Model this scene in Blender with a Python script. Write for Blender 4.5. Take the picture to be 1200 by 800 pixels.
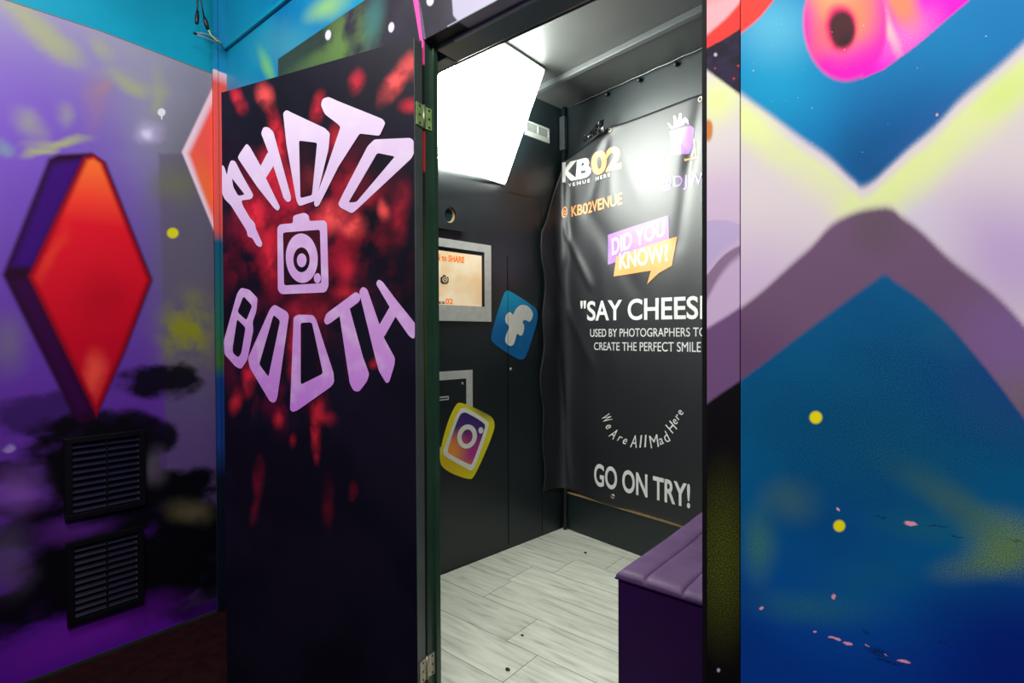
import bpy, bmesh, math, random
from mathutils import Vector, Matrix
import numpy as np
random.seed(7)
SC = bpy.context.scene
COL = SC.collection
for o in list(bpy.data.objects): bpy.data.objects.remove(o)
R_ = math.radians

# ------------------------------------------------------------------ camera
FPX, YAW, PITCH, ROLL = 622.8, R_(39.443), R_(-.601), R_(-.246)
CAM = np.array([0, 0, 1.25])
fwd = np.array([-math.sin(YAW)*math.cos(PITCH), math.cos(YAW)*math.cos(PITCH), math.sin(PITCH)])
r0 = np.array([math.cos(YAW), math.sin(YAW), 0]); u0 = np.cross(r0, fwd)
rgt = r0*math.cos(ROLL)+u0*math.sin(ROLL); upv = np.cross(rgt, fwd)
cd = bpy.data.cameras.new('camera'); cam = bpy.data.objects.new('camera', cd); COL.objects.link(cam)
cd.sensor_width = 36; cd.lens = FPX/1200*36; cd.clip_start = .02; cd.clip_end = 60
m = Matrix.Identity(4)
for i in range(3):
    m[i][0], m[i][1], m[i][2], m[i][3] = rgt[i], upv[i], -fwd[i], CAM[i]
cam.matrix_world = m
SC.camera = cam

# ------------------------------------------------------------------ light and exposure
SC.view_settings.view_transform = 'Standard'; SC.view_settings.look = 'None'
SC.view_settings.gamma = 1; SC.view_settings.use_curve_mapping = False
SC.view_settings.exposure = 0.0
w = bpy.data.worlds.new('world'); SC.world = w; w.use_nodes = True
w.node_tree.nodes['Background'].inputs[0].default_value = (.62, .60, .70, 1)
w.node_tree.nodes['Background'].inputs[1].default_value = .15
def ceiling_lamp(name, loc, size, power, colour, aim=None):
    l = bpy.data.lights.new(name, 'AREA'); l.shape = 'RECTANGLE'; l.size, l.size_y = size
    l.energy = power; l.color = colour
    o = bpy.data.objects.new(name, l); COL.objects.link(o); o.location = loc
    if aim is not None: o.rotation_euler = (Vector(aim)-Vector(loc)).to_track_quat('-Z', 'Y').to_euler()
    return o
ceiling_lamp('room_ceiling_light', (.1, -.2, 2.95), (1.2, .5), 50, (1, .97, .98), (-.2, .5, 1.0))
ceiling_lamp('corridor_ceiling_light', (-1.5, -.15, 2.98), (.6, .6), 30, (1, .96, 1), (-1.8, .4, 1.0))
LED_POWER = 52

# ------------------------------------------------------------------ helpers
def ray(px, py): return fwd+(px-600)/FPX*rgt-(py-400)/FPX*upv
def hit(px, py, n, d):
    r = ray(px, py); n = np.array(n, float); return CAM+r*((d-n@CAM)/(n@r))
def S(r, g, b, k=1.0):
    f = lambda c: (c/255/12.92 if c/255 <= .04045 else ((c/255+.055)/1.055)**2.4)*k
    return (f(r), f(g), f(b), 1)
class Plane:
    """a vertical (or any) flat surface: origin O, in-plane axes A, B, room-side normal N"""
    def __init__(s, O, A, B, N):
        s.O, s.A, s.B, s.N = [np.array(v, float) for v in (O, A, B, N)]
        for v in (s.A, s.B, s.N): v /= np.linalg.norm(v)
    def at(s, px, py):
        P = hit(px, py, s.N, s.N@s.O)-s.O; return (float(P@s.A), float(P@s.B))
    def P(s, a, b, c=0): return s.O+a*s.A+b*s.B+c*s.N
    def jac(s, px, py):
        e = .5; x0 = np.array(s.at(px-e, py)); x1 = np.array(s.at(px+e, py)); y0 = np.array(s.at(px, py-e)); y1 = np.array(s.at(px, py+e))
        return np.stack([x1-x0, y1-y0], 1)
def tag(o, label=None, cat=None, group=None, kind=None):
    if label: o['label'] = label
    if cat: o['category'] = cat
    if group: o['group'] = group
    if kind: o['kind'] = kind
    return o
def empty(name, loc, label, cat, group=None, kind=None):
    o = bpy.data.objects.new(name, None); COL.objects.link(o); o.location = [float(v) for v in loc]; o.empty_display_size = .05
    return tag(o, label, cat, group, kind)
def wloc(o):
    v = Vector(o.location)
    while o.parent: o = o.parent; v += Vector(o.location)
    return v
def obj(name, bm, mat, parent=None, origin=None, smooth=False):
    bm.verts.ensure_lookup_table()
    if origin is None:
        c = [v.co for v in bm.verts]
        origin = ((min(v.x for v in c)+max(v.x for v in c))/2, (min(v.y for v in c)+max(v.y for v in c))/2, min(v.z for v in c))
    org = Vector([float(v) for v in origin])
    for v in bm.verts: v.co -= org
    me = bpy.data.meshes.new(name); 
    if smooth:
        for f in bm.faces: f.smooth = True
    bm.to_mesh(me); bm.free()
    o = bpy.data.objects.new(name, me); COL.objects.link(o)
    if mat: me.materials.append(mat)
    if parent: o.parent = parent; o.location = org-wloc(parent)
    else: o.location = org
    return o
def struct(name, bm, mat, parent=None, origin=None):
    o = obj(name, bm, mat, parent, origin)
    o['kind'] = 'structure'
    return o
def box(bm, lo, hi, bevel=0):
    """axis-aligned box"""
    g = bmesh.ops.create_cube(bm, size=1)['verts']
    for v in g: v.co = Vector([(lo[i]+hi[i])/2+v.co[i]*(hi[i]-lo[i]) for i in range(3)])
    if bevel:
        es = list({e for v in g for e in v.link_edges}); bmesh.ops.bevel(bm, geom=es, offset=bevel, segments=2, profile=.6, affect='EDGES')
    return bm
def pbox(bm, pl, lo, hi, bevel=0):
    """box in a plane's own axes (a, b, c)"""
    g = bmesh.ops.create_cube(bm, size=1)['verts']
    for v in g: v.co = Vector([(lo[i]+hi[i])/2+v.co[i]*(hi[i]-lo[i]) for i in range(3)])
    vs = g
    if bevel:
        es = list({e for v in g for e in v.link_edges}); r = bmesh.ops.bevel(bm, geom=es, offset=bevel, segments=2, profile=.6, affect='EDGES')
        vs = list({v for f in r['faces'] for v in f.verts} | {v for v in g if v.is_valid})
        seen = set(); stack = list(vs)
        while stack:
            v = stack.pop()
            if v in seen: continue
            seen.add(v)
            for e in v.link_edges: stack.append(e.other_vert(v))
        vs = list(seen)
    for v in vs: v.co = Vector(pl.P(*v.co))
    bmesh.ops.recalc_face_normals(bm, faces=bm.faces)
    return bm
def NB(): return bmesh.new()
def tube(bm, pts, r, n=10, cap=True):
    pts = [Vector([float(c) for c in p]) for p in pts]; rings = []
    rs = r if isinstance(r, (list, tuple)) else [r]*len(pts)
    prev = None
    for i, p in enumerate(pts):
        t = (pts[min(i+1, len(pts)-1)]-pts[max(i-1, 0)]).normalized()
        if prev is None: a = t.orthogonal().normalized()
        else: a = (prev-t*prev.dot(t)).normalized()
        prev = a; b = t.cross(a)
        rings.append([bm.verts.new(p+(a*math.cos(k*2*math.pi/n)+b*math.sin(k*2*math.pi/n))*rs[i]) for k in range(n)])
    for i in range(len(rings)-1):
        for k in range(n): bm.faces.new((rings[i][k], rings[i][(k+1) % n], rings[i+1][(k+1) % n], rings[i+1][k]))
    if cap: bm.faces.new(rings[0][::-1]); bm.faces.new(rings[-1])
    return bm
def disc(bm, c, nrm, r, t, n=20, dome=0):
    nrm = Vector([float(x) for x in nrm]).normalized(); c = Vector([float(x) for x in c])
    pts = [c, c+nrm*t*.6, c+nrm*t]; return tube(bm, pts, [r, r, r*(.72 if dome else 1)], n)
def chaikin(p, it=2):
    for _ in range(it):
        q = []
        for i in range(len(p)):
            a, b = p[i], p[(i+1) % len(p)]
            q += [(a[0]*.75+b[0]*.25, a[1]*.75+b[1]*.25), (a[0]*.25+b[0]*.75, a[1]*.25+b[1]*.75)]
        p = q
    return p
def roundc(p, d=9):
    q = []
    for i in range(len(p)):
        a, b, c = [np.array(p[(i+k) % len(p)], float) for k in (-1, 0, 1)]
        la, lc = np.linalg.norm(a-b), np.linalg.norm(c-b)
        s_, e_ = b+(a-b)/la*min(d, la*.45), b+(c-b)/lc*min(d, lc*.45)
        for t in (0, .33, .67, 1): q.append(tuple(s_*(1-t)**2+2*t*(1-t)*b+e_*t*t))
    return q
def ell(cx, cy, rx, ry, n=28, rot=0):
    c, s = math.cos(R_(rot)), math.sin(R_(rot))
    return [(cx+rx*math.cos(t)*c-ry*math.sin(t)*s, cy+rx*math.cos(t)*s+ry*math.sin(t)*c) for t in [k*2*math.pi/n for k in range(n)]]
def curve_to_bm(cu, bm, fn):
    t = bpy.data.objects.new('tmp', cu); COL.objects.link(t)
    dg = bpy.context.evaluated_depsgraph_get(); dg.update()
    me = bpy.data.meshes.new_from_object(t.evaluated_get(dg))
    b2 = bmesh.new(); b2.from_mesh(me)
    bpy.data.objects.remove(t); bpy.data.curves.remove(cu); bpy.data.meshes.remove(me)
    fn(b2)
    me = bpy.data.meshes.new('t'); b2.to_mesh(me); b2.free(); bm.from_mesh(me); bpy.data.meshes.remove(me)
def shape_bm(bm, loops, mapf, t=.0006, cuts=None):
    """flat shape (first loop outer, the others holes) in plane coordinates, thickness t, mapped by mapf(a, b, c)"""
    cu = bpy.data.curves.new('c', 'CURVE'); cu.dimensions = '2D'; cu.fill_mode = 'BOTH'; cu.extrude = t/2
    for lp in loops:
        sp = cu.splines.new('POLY'); sp.points.add(len(lp)-1); sp.use_cyclic_u = True
        for p, q in zip(sp.points, lp): p.co = (q[0], q[1], 0, 1)
    def fn(b):
        if cuts: cut_grid(b, cuts)
        for v in b.verts: v.co = Vector(mapf(v.co.x, v.co.y, v.co.z+t/2))
    curve_to_bm(cu, bm, fn); return bm
def cut_grid(b, step):
    for ax in (0, 1):
        if not b.verts: return
        lo = min(v.co[ax] for v in b.verts); hi = max(v.co[ax] for v in b.verts); x = lo+step
        while x < hi:
            co = Vector((0, 0, 0)); co[ax] = x; no = Vector((0, 0, 0)); no[ax] = 1
            bmesh.ops.bisect_plane(b, geom=b.verts[:]+b.edges[:]+b.faces[:], plane_co=co, plane_no=no); x += step
def text_bm(bm, body, quad, mapf, bold=.0, t=.0006, cuts=None, spacing=1.0, shear=0):
    """text fitted to a quad ((a,b) of bottom-left, bottom-right, top-right, top-left)"""
    cu = bpy.data.curves.new('t', 'FONT'); cu.body = body; cu.size = 1; cu.offset = bold; cu.fill_mode = 'BOTH'; cu.extrude = .001
    cu.space_character = spacing; cu.shear = shear; cu.resolution_u = 5
    def fn(b):
        xs = [v.co.x for v in b.verts]; ys = [v.co.y for v in b.verts]; x0, x1, y0, y1 = min(xs), max(xs), min(ys), max(ys)
        for v in b.verts:
            u = (v.co.x-x0)/(x1-x0); q = (v.co.y-y0)/(y1-y0); c = t/2+(t/2 if v.co.z > 0 else -t/2)
            (ax, ay), (bx, by), (cx, cy), (dx, dy) = quad
            v.co = Vector((ax*(1-u)*(1-q)+bx*u*(1-q)+cx*u*q+dx*(1-u)*q, ay*(1-u)*(1-q)+by*u*(1-q)+cy*u*q+dy*(1-u)*q, c))
        if cuts: cut_grid(b, cuts)
        for v in b.verts: v.co = Vector(mapf(*v.co))
    curve_to_bm(cu, bm, fn); return bm

# ------------------------------------------------------------------ materials
def mat(name, col, rough=.5, spec=.5, metal=0, emit=None, es=0, noise=0, nscale=8, bump=0, bscale=60, coat=0):
    M = bpy.data.materials.new(name); M.use_nodes = True; nt = M.node_tree; b = nt.nodes['Principled BSDF']
    b.inputs['Base Color'].default_value = col; b.inputs['Roughness'].default_value = rough; b.inputs['Metallic'].default_value = metal
    b.inputs['Specular IOR Level'].default_value = spec; b.inputs['Coat Weight'].default_value = coat
    if emit: b.inputs['Emission Color'].default_value = emit; b.inputs['Emission Strength'].default_value = es
    tc = nt.nodes.new('ShaderNodeTexCoord')
    if noise:
        n = nt.nodes.new('ShaderNodeTexNoise'); n.inputs['Scale'].default_value = nscale; n.inputs['Detail'].default_value = 5
        nt.links.new(tc.outputs['Object'], n.inputs['Vector'])
        r = nt.nodes.new('ShaderNodeValToRGB'); r.color_ramp.elements[0].position = .3; r.color_ramp.elements[1].position = .7
        r.color_ramp.elements[0].color = [c*(1-noise) for c in col[:3]]+[1]; r.color_ramp.elements[1].color = [min(1, c*(1+noise)) for c in col[:3]]+[1]
        nt.links.new(n.outputs['Fac'], r.inputs['Fac']); nt.links.new(r.outputs['Color'], b.inputs['Base Color'])
    if bump:
        n = nt.nodes.new('ShaderNodeTexNoise'); n.inputs['Scale'].default_value = bscale; n.inputs['Detail'].default_value = 3
        nt.links.new(tc.outputs['Object'], n.inputs['Vector'])
        bp = nt.nodes.new('ShaderNodeBump'); bp.inputs['Strength'].default_value = bump; bp.inputs['Distance'].default_value = .01
        nt.links.new(n.outputs['Fac'], bp.inputs['Height']); nt.links.new(bp.outputs['Normal'], b.inputs['Normal'])
    return M
class Paint:
    """spray-painted surface: layers of procedural shapes laid in the plane's own coordinates"""
    def __init__(s, name, pl, origin, rough=.55, spec=.3, warp=(0, 0), fine=0):
        s.pl = pl; s.M = bpy.data.materials.new(name); s.M.use_nodes = True; s.nt = s.M.node_tree
        s.b = s.nt.nodes['Principled BSDF']; s.b.inputs['Roughness'].default_value = rough; s.b.inputs['Specular IOR Level'].default_value = spec
        tc = s.nt.nodes.new('ShaderNodeTexCoord')
        rel = s.vm('ADD', tc.outputs['Object'], tuple(float(origin[i]-pl.O[i]) for i in range(3)))
        a = s.vm('DOT_PRODUCT', rel, tuple(pl.A), 'Value'); b = s.vm('DOT_PRODUCT', rel, tuple(pl.B), 'Value')
        c = s.nt.nodes.new('ShaderNodeCombineXYZ'); s.nt.links.new(a, c.inputs[0]); s.nt.links.new(b, c.inputs[1]); c.inputs[2].default_value = 1
        s.a, s.bb = a, b; s.Q0 = c.outputs[0]; s.Q = s.Q0
        s.Qf = s.warped(s.Q0, fine, 420) if fine else s.Q0
        s.Qw = s.warped(s.Qf, *warp) if warp[0] else s.Qf
        s.col = None
    def vm(s, op, x, y=None, out='Vector'):
        n = s.nt.nodes.new('ShaderNodeVectorMath'); n.operation = op
        for i, v in enumerate((x, y)):
            if v is None: continue
            if isinstance(v, tuple): n.inputs[i].default_value = v
            else: s.nt.links.new(v, n.inputs[i])
        return n.outputs[out]
    def ma(s, op, x, y=None, z=None, clamp=False):
        n = s.nt.nodes.new('ShaderNodeMath'); n.operation = op; n.use_clamp = clamp
        for i, v in enumerate((x, y, z)):
            if v is None: continue
            if isinstance(v, (int, float)): n.inputs[i].default_value = v
            else: s.nt.links.new(v, n.inputs[i])
        return n.outputs[0]
    def warped(s, q, amt, scale):
        n = s.nt.nodes.new('ShaderNodeTexNoise'); n.inputs['Scale'].default_value = scale; n.inputs['Detail'].default_value = 3
        s.nt.links.new(s.Q0, n.inputs['Vector'])
        d = s.vm('SUBTRACT', n.outputs['Color'], (.5, .5, .5)); d = s.vm('MULTIPLY', d, (amt*2, amt*2, 0.)); return s.vm('ADD', q, d)
    def noise(s, scale, lo=.4, hi=.6, detail=4, stretch=(1, 1), rot=0):
        q = s.Q0
        if stretch != (1, 1) or rot:
            mp = s.nt.nodes.new('ShaderNodeMapping'); mp.inputs['Scale'].default_value = (*stretch, 1); mp.inputs['Rotation'].default_value = (0, 0, R_(rot))
            s.nt.links.new(q, mp.inputs['Vector']); q = mp.outputs[0]
        n = s.nt.nodes.new('ShaderNodeTexNoise'); n.inputs['Scale'].default_value = scale; n.inputs['Detail'].default_value = detail
        s.nt.links.new(q, n.inputs['Vector']); return s.ss(n.outputs['Fac'], lo, hi)
    def ss(s, v, e0, e1, smooth=True):
        n = s.nt.nodes.new('ShaderNodeMapRange'); n.interpolation_type = 'SMOOTHSTEP' if smooth else 'LINEAR'; n.clamp = True
        inv = e0 > e1
        n.inputs['From Min'].default_value = min(e0, e1); n.inputs['From Max'].default_value = max(e0, e1)
        n.inputs['To Min'].default_value = 1. if inv else 0.; n.inputs['To Max'].default_value = 0. if inv else 1.
        s.nt.links.new(v, n.inputs['Value']); return n.outputs['Result']
    def blob(s, cx, cy, rx, ry=None, rot=0, inner=0., q=None):
        """soft ellipse, centre and radii given as seen on the surface from the camera"""
        ry = ry or rx; q = q or s.Qw
        J = np.linalg.inv(s.pl.jac(cx, cy)); c = np.array(s.pl.at(cx, cy)); cr, sr = math.cos(R_(rot)), math.sin(R_(rot))
        ex = (cr*J[0]+sr*J[1])/rx; ey = (-sr*J[0]+cr*J[1])/ry
        x = s.vm('DOT_PRODUCT', q, (ex[0], ex[1], -float(ex@c)), 'Value'); y = s.vm('DOT_PRODUCT', q, (ey[0], ey[1], -float(ey@c)), 'Value')
        cb = s.nt.nodes.new('ShaderNodeCombineXYZ'); s.nt.links.new(x, cb.inputs[0]); s.nt.links.new(y, cb.inputs[1])
        return s.ss(s.vm('LENGTH', cb.outputs[0], None, 'Value'), 1+.55*(1-inner)**.7, inner)
    def poly(s, pts, soft=2, q=None, grow=0):
        """convex polygon; soft and grow in metres"""
        P = [np.array(s.pl.at(*p)) for p in pts]; q = q or s.Qf
        c = sum(P)/len(P); out = None
        for i in range(len(P)):
            e = P[(i+1) % len(P)]-P[i]; n = np.array([e[1], -e[0]])/np.linalg.norm(e)
            if n@(c-P[i]) > 0: n = -n
            d = s.vm('DOT_PRODUCT', q, (float(n[0]), float(n[1]), -float(n@P[i])-grow), 'Value')
            out = d if out is None else s.ma('MAXIMUM', out, d)
        return s.ss(out, soft/2, -soft/2)
    def graph(s, pts, q=None, smooth=True):
        """signed height b - f(a) over a line through the given points"""
        P = sorted(s.pl.at(*p) for p in pts); q = q or s.Qf
        sx = s.nt.nodes.new('ShaderNodeSeparateXYZ'); s.nt.links.new(q, sx.inputs[0])
        a0, a1 = P[0][0], P[-1][0]; b0 = min(p[1] for p in P); b1 = max(p[1] for p in P); b1 = b1 if b1 > b0 else b0+.01
        u = s.ma('DIVIDE', s.ma('SUBTRACT', sx.outputs[0], a0), a1-a0, clamp=True)
        fc = s.nt.nodes.new('ShaderNodeFloatCurve'); cv = fc.mapping.curves[0]
        XY = [((p[0]-a0)/(a1-a0), (p[1]-b0)/(b1-b0)) for p in P]
        cv.points[0].location = XY[0]; cv.points[1].location = XY[-1]
        for xy in XY[1:-1]: cv.points.new(*xy)
        for pt in cv.points: pt.handle_type = 'AUTO_CLAMPED' if smooth else 'VECTOR'
        fc.mapping.update(); s.nt.links.new(u, fc.inputs['Value'])
        f = s.ma('MULTIPLY_ADD', fc.outputs[0], b1-b0, b0)
        return s.ma('SUBTRACT', sx.outputs[1], f)
    def ramp(s, stops):
        """colour by height: [(py at px=x, colour)], as a base coat"""
        P = sorted((s.pl.at(*p)[1], c) for p, c in stops); b0, b1 = P[0][0], P[-1][0]
        u = s.ma('DIVIDE', s.ma('SUBTRACT', s.bb, b0), b1-b0, clamp=True)
        r = s.nt.nodes.new('ShaderNodeValToRGB'); el = r.color_ramp.elements
        while len(el) < len(P): el.new(.5)
        for e, (b, c) in zip(el, P): e.position = (b-b0)/(b1-b0); e.color = c
        s.nt.links.new(u, r.inputs['Fac']); return r.outputs['Color']
    def base(s, c): s.col = c; return s
    def lay(s, c, mask, op=1.):
        if op != 1: mask = s.ma('MULTIPLY', mask, op)
        n = s.nt.nodes.new('ShaderNodeMix'); n.data_type = 'RGBA'; s.nt.links.new(mask, n.inputs[0])
        for sock, v in ((n.inputs[6], s.col), (n.inputs[7], c)):
            if isinstance(v, tuple): sock.default_value = v
            else: s.nt.links.new(v, sock)
        s.col = n.outputs[2]; return s
    def done(s):
        s.nt.links.new(s.col, s.b.inputs['Base Color']); return s.M
    def mul(s, x, y): return s.ma('MULTIPLY', x, y)

M_black = mat('satin black paint', S(40, 43, 46), .42, .5, noise=.12, nscale=5, bump=.03, bscale=40)
M_black_trim = mat('black trim paint', S(38, 42, 44), .4, .5, noise=.15, nscale=9)
M_soffit = mat('dark gloss frame paint', S(112, 126, 134), .3, .5, noise=.1, nscale=6)
M_steel = mat('brushed steel', S(205, 208, 202), .45, .5, .25, noise=.08, nscale=30)
M_dull_steel = mat('dull zinc', S(180, 172, 155), .45, .5, .8, noise=.2, nscale=60)
M_screen_black = mat('black plastic', S(18, 20, 20), .3, .5)
M_white_plastic = mat('white vent plastic', S(158, 166, 160), .5, .4)
M_wood = mat('bare pine edge', S(200, 170, 120), .6, .3, noise=.12, nscale=40)
M_blackrubber = mat('black cable sheath', S(14, 14, 16), .45, .5)
M_screw = mat('bright screw', S(210, 212, 210), .3, .5, 1)

# ------------------------------------------------------------------ planes
ZB = .08
PL_left = Plane((-2.57, 0, 0), (0, 1, 0), (0, 0, 1), (1, 0, 0))
PL_rear = Plane((0, 1.064, 0), (1, 0, 0), (0, 0, 1), (0, -1, 0))
PL_face = Plane((0, 1.02, 0), (1, 0, 0), (0, 0, 1), (0, -1, 0))
dL = np.array([.12, .993, 0]); dB = np.array([.986, -.168, 0])
PL_il = Plane((-1.926, 1.768, 0), dL, (0, 0, 1), (.993, -.12, 0))
PL_ib = Plane((-1.81, 2.705, 0), dB, (0, 0, 1), (-.168, -.986, 0))
def meet(p1, d1, p2, d2):
    t = np.linalg.solve(np.stack([d1[:2], -d2[:2]], 1), (p2-p1)[:2]); return p1+t[0]*d1
PIN = np.array([-1.16, 1.012, 0]); da = R_(180-165.2)
DU = np.array([-math.cos(da), -math.sin(da), 0]); DN = np.array([math.sin(da), -math.cos(da), 0]); DT = .04; DW = .783
PL_door = Plane(PIN+DT*DN, DU, (0, 0, 1), DN)

# ------------------------------------------------------------------ left wall with its mural
def ground():
    bm = NB(); box(bm, (-2.75, -3.0, -.06), (1.6, 1.2, 0)); return bm
struct('floor', ground(), mat('dark red carpet floor', S(34, 9, 11), .9, .1, noise=.4, nscale=25, bump=.3, bscale=300))
PX = PL_left
org = (-2.57, .2, 0)
P = Paint('left wall mural', PX, org, .55, .12, warp=(.05, 6), fine=.002)
P.base(P.ramp([((120, 40), S(158, 154, 172)), ((120, 160), S(128, 112, 168)), ((120, 300), S(112, 82, 165)), ((120, 450), S(100, 52, 158)), ((120, 620), S(84, 30, 138)), ((120, 760), S(90, 18, 150))]))
P.lay(S(134, 98, 200), P.blob(20, 170, 130, 150), .85)
P.lay(S(100, 50, 170), P.blob(60, 300, 120, 200), .6)
P.lay(S(150, 148, 160), P.blob(225, 140, 70, 90, 0, .2), .9)
P.lay(S(104, 100, 106), P.blob(240, 290, 62, 190, 0, .45), .8)
P.lay(S(96, 86, 98), P.poly([(186, 180), (262, 180), (262, 700), (200, 720)], .02), .55)
yg = S(170, 176, 112)
for c in [(38, 28, 70, 14, 38, .7), (70, 55, 30, 14, 40, .55), (122, 60, 18, 10, 40, .5), (150, 95, 32, 12, 18, .7), (186, 110, 9, 28, 5, .5), (32, 140, 26, 13, 40, .5), (75, 131, 14, 12, 60, .4), (72, 161, 36, 6, -4, .9), (48, 172, 22, 7, -10, .9)]:
    P.lay(yg, P.blob(*c[:5]), c[5])
P.lay(S(126, 176, 156), P.blob(4, 167, 14, 10), .5)
P.lay(S(160, 122, 136), P.blob(115, 118, 15, 32, 8), .5); P.lay(S(176, 132, 118), P.blob(122, 105, 6, 9), .5)
P.lay(S(120, 120, 70), P.blob(207, 215, 26, 22), .55)
P.lay(S(142, 140, 30), P.mul(P.blob(222, 388, 34, 44, 0, .2), P.noise(9, .3, .6)), .95)
P.lay(S(122, 122, 110), P.blob(10, 400, 20, 35), .5)
nd = P.noise(7, .3, .7, 5, (1, 1.5)); dkc = 0
# dark overspray clouds round the two grilles
dk = S(4, 2, 9)
for c in [(122, 545, 76, 62, 0, .5, 1), (150, 600, 80, 30, -6, .3, .9), (110, 500, 60, 18, -16, .2, .8), (40, 600, 50, 14, 0, .1, .75), (190, 448, 42, 22, -4, .2, .92), (48, 482, 60, 22, -12, .0, .6), (180, 515, 30, 22, -35, .2, .9), (28, 560, 40, 18, 0, .1, .9), (205, 575, 60, 26, -8, .3, .95), (120, 662, 78, 62, 0, .5, 1),
          (55, 700, 75, 30, -18, .2, .9), (215, 640, 60, 66, 0, .3, .95), (30, 620, 50, 20, -16, .1, .8), (180, 700, 60, 24, -20, .2, .9), (8, 720, 40, 30, -10, 0, .7), (245, 640, 30, 60, 0, .2, .85), (240, 700, 40, 30, -20, .1, .6)]:
    bk_ = P.blob(c[0], c[1], c[2]*1.1, c[3]*1.1, c[4], inner=c[5]*.6); P.lay(dk, P.mul(P.ss(bk_, 0, .3), P.ss(P.ma('ADD', bk_, P.ma('MULTIPLY', P.ma('SUBTRACT', nd, .5), .5)), .1, .75)), min(1, c[6]*1.05))
P.lay(S(134, 84, 176), P.blob(24, 575, 34, 28, -20), .7); P.lay(S(86, 76, 96), P.blob(10, 655, 34, 40, -10), .6); P.lay(S(96, 40, 140), P.blob(90, 622, 48, 13, -10), .75)
P.lay(S(98, 88, 100), P.blob(183, 545, 16, 20), .7); P.lay(S(110, 100, 70), P.blob(222, 600, 26, 16), .6); P.lay(S(118, 26, 170), P.blob(110, 740, 110, 22, -19), .8)
# small marks
P.lay(S(196, 184, 214), P.blob(175, 155, 15, 12), .9); P.lay(S(225, 218, 235), P.blob(173, 156, 6, 6), .9); P.lay(S(170, 155, 190), P.blob(188, 155, 8, 11), .6)
P.lay(S(235, 232, 238), P.blob(189.3, 131.5, 4.6, 4.6, 0, .8, P.Q0)); P.lay(S(235, 232, 238), P.poly([(188, 134), (191, 134), (190, 140), (189, 140)], .002, P.Q0))
P.lay(S(232, 222, 20), P.blob(202.5, 273, 6.8, 6.2, 0, .7, P.Qf)); P.lay(S(190, 170, 220), P.blob(11, 525, 7, 5, 0, .4), .5)
# the cut diamond
P.lay(S(40, 0, 38), P.poly([(3, 322), (57, 186), (68, 181), (108, 179), (124, 190), (179, 328), (147, 412), (112, 491), (96, 496), (86, 488)], .02))
P.lay(S(58, 6, 112), P.poly([(14, 312), (62, 192), (96, 187), (38, 312)], .035)); P.lay(S(54, 0, 66), P.poly([(14, 330), (34, 328), (104, 478), (92, 487)], .04), .8)
fp = [(33, 324), (98, 184), (110, 181), (122, 190), (177, 328), (146, 410), (113, 487)]
P.lay(S(150, 0, 26), P.poly(fp, .016)); fr = P.poly(fp, .022, None, -.014)
red = P.ramp([((112, 190), S(255, 112, 46)), ((112, 235), S(248, 62, 42)), ((112, 265), S(230, 18, 38)), ((112, 400), S(202, 2, 34)), ((112, 480), S(198, 8, 40))])
P.lay(red, fr); P.lay(S(255, 84, 66), P.mul(P.blob(114, 438, 14, 26), fr), .8); P.lay(S(170, 0, 30), P.mul(P.blob(120, 345, 30, 30), fr), .45); P.lay(S(255, 104, 44), P.mul(P.blob(60, 300, 40, 8, -62), fr), .2)
# coral diamond that wraps into the corner
cp = [(213, 178), (254, 92), (275, 80), (275, 330)]
P.lay(S(250, 214, 220), P.poly(cp, .012)); cm = P.poly([(221, 180), (254, 110), (275, 70), (275, 322)], .03); P.lay(S(255, 92, 76), cm); P.lay(S(255, 118, 50), P.mul(P.blob(243, 222, 12, 40, -18), cm), .8)
M_left = P.done()
def left_board():
    bm = NB(); top = [PX.at(-40, -18), PX.at(5, 0), PX.at(120, 37.5), PX.at(249, 87)]
    pts = [(-1.2, 0), (1.004, 0)]+[(1.004, top[3][1])]+[(t[0], t[1]) for t in top[2::-1]]+[(-1.2, top[0][1])]
    shape_bm(bm, [pts], lambda a, b, c: PX.P(a, b, c-.014), .014); return bm
M_blue = Paint('teal blue wall paint', PL_rear, (0, 1.064, 0), .4, .4, warp=(.03, 4))
Pb = M_blue; Pb.base(S(12, 146, 182)); Pb.lay(S(10, 122, 176), Pb.noise(2.5, .4, .65)); Pb.lay(S(30, 160, 190), Pb.blob(420, -20, 80, 70), .6)
Pb.lay(S(120, 205, 100), Pb.blob(312, 78, 6, 22, -22), .9); Pb.lay(S(150, 205, 120), Pb.blob(382, 8, 26, 13, -28), .9); Pb.lay(S(100, 190, 170), Pb.blob(336, 55, 40, 30), .35)
M_blue = Pb.done()
M_blue2 = mat('teal blue paint', S(8, 152, 178), .4, .3, noise=.16, nscale=2.2)
struct('wall_left', left_board(), M_left, None, org)
def slab(lo, hi): bm = NB(); box(bm, lo, hi); return bm
struct('wall_left_upper', slab((-2.7, -1.2, 0), (-2.585, 1.3, 3.1)), M_blue2)
edge = NB(); tp = [PX.at(-40, -18), PX.at(5, 0), PX.at(120, 37.5), PX.at(249, 87)]
tube(edge, [PX.P(a, b+.0015, -.003) for a, b in tp], .003, 6)
struct('trim_1', edge, mat('raw brown board edge', S(120, 92, 60), .7))
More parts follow.
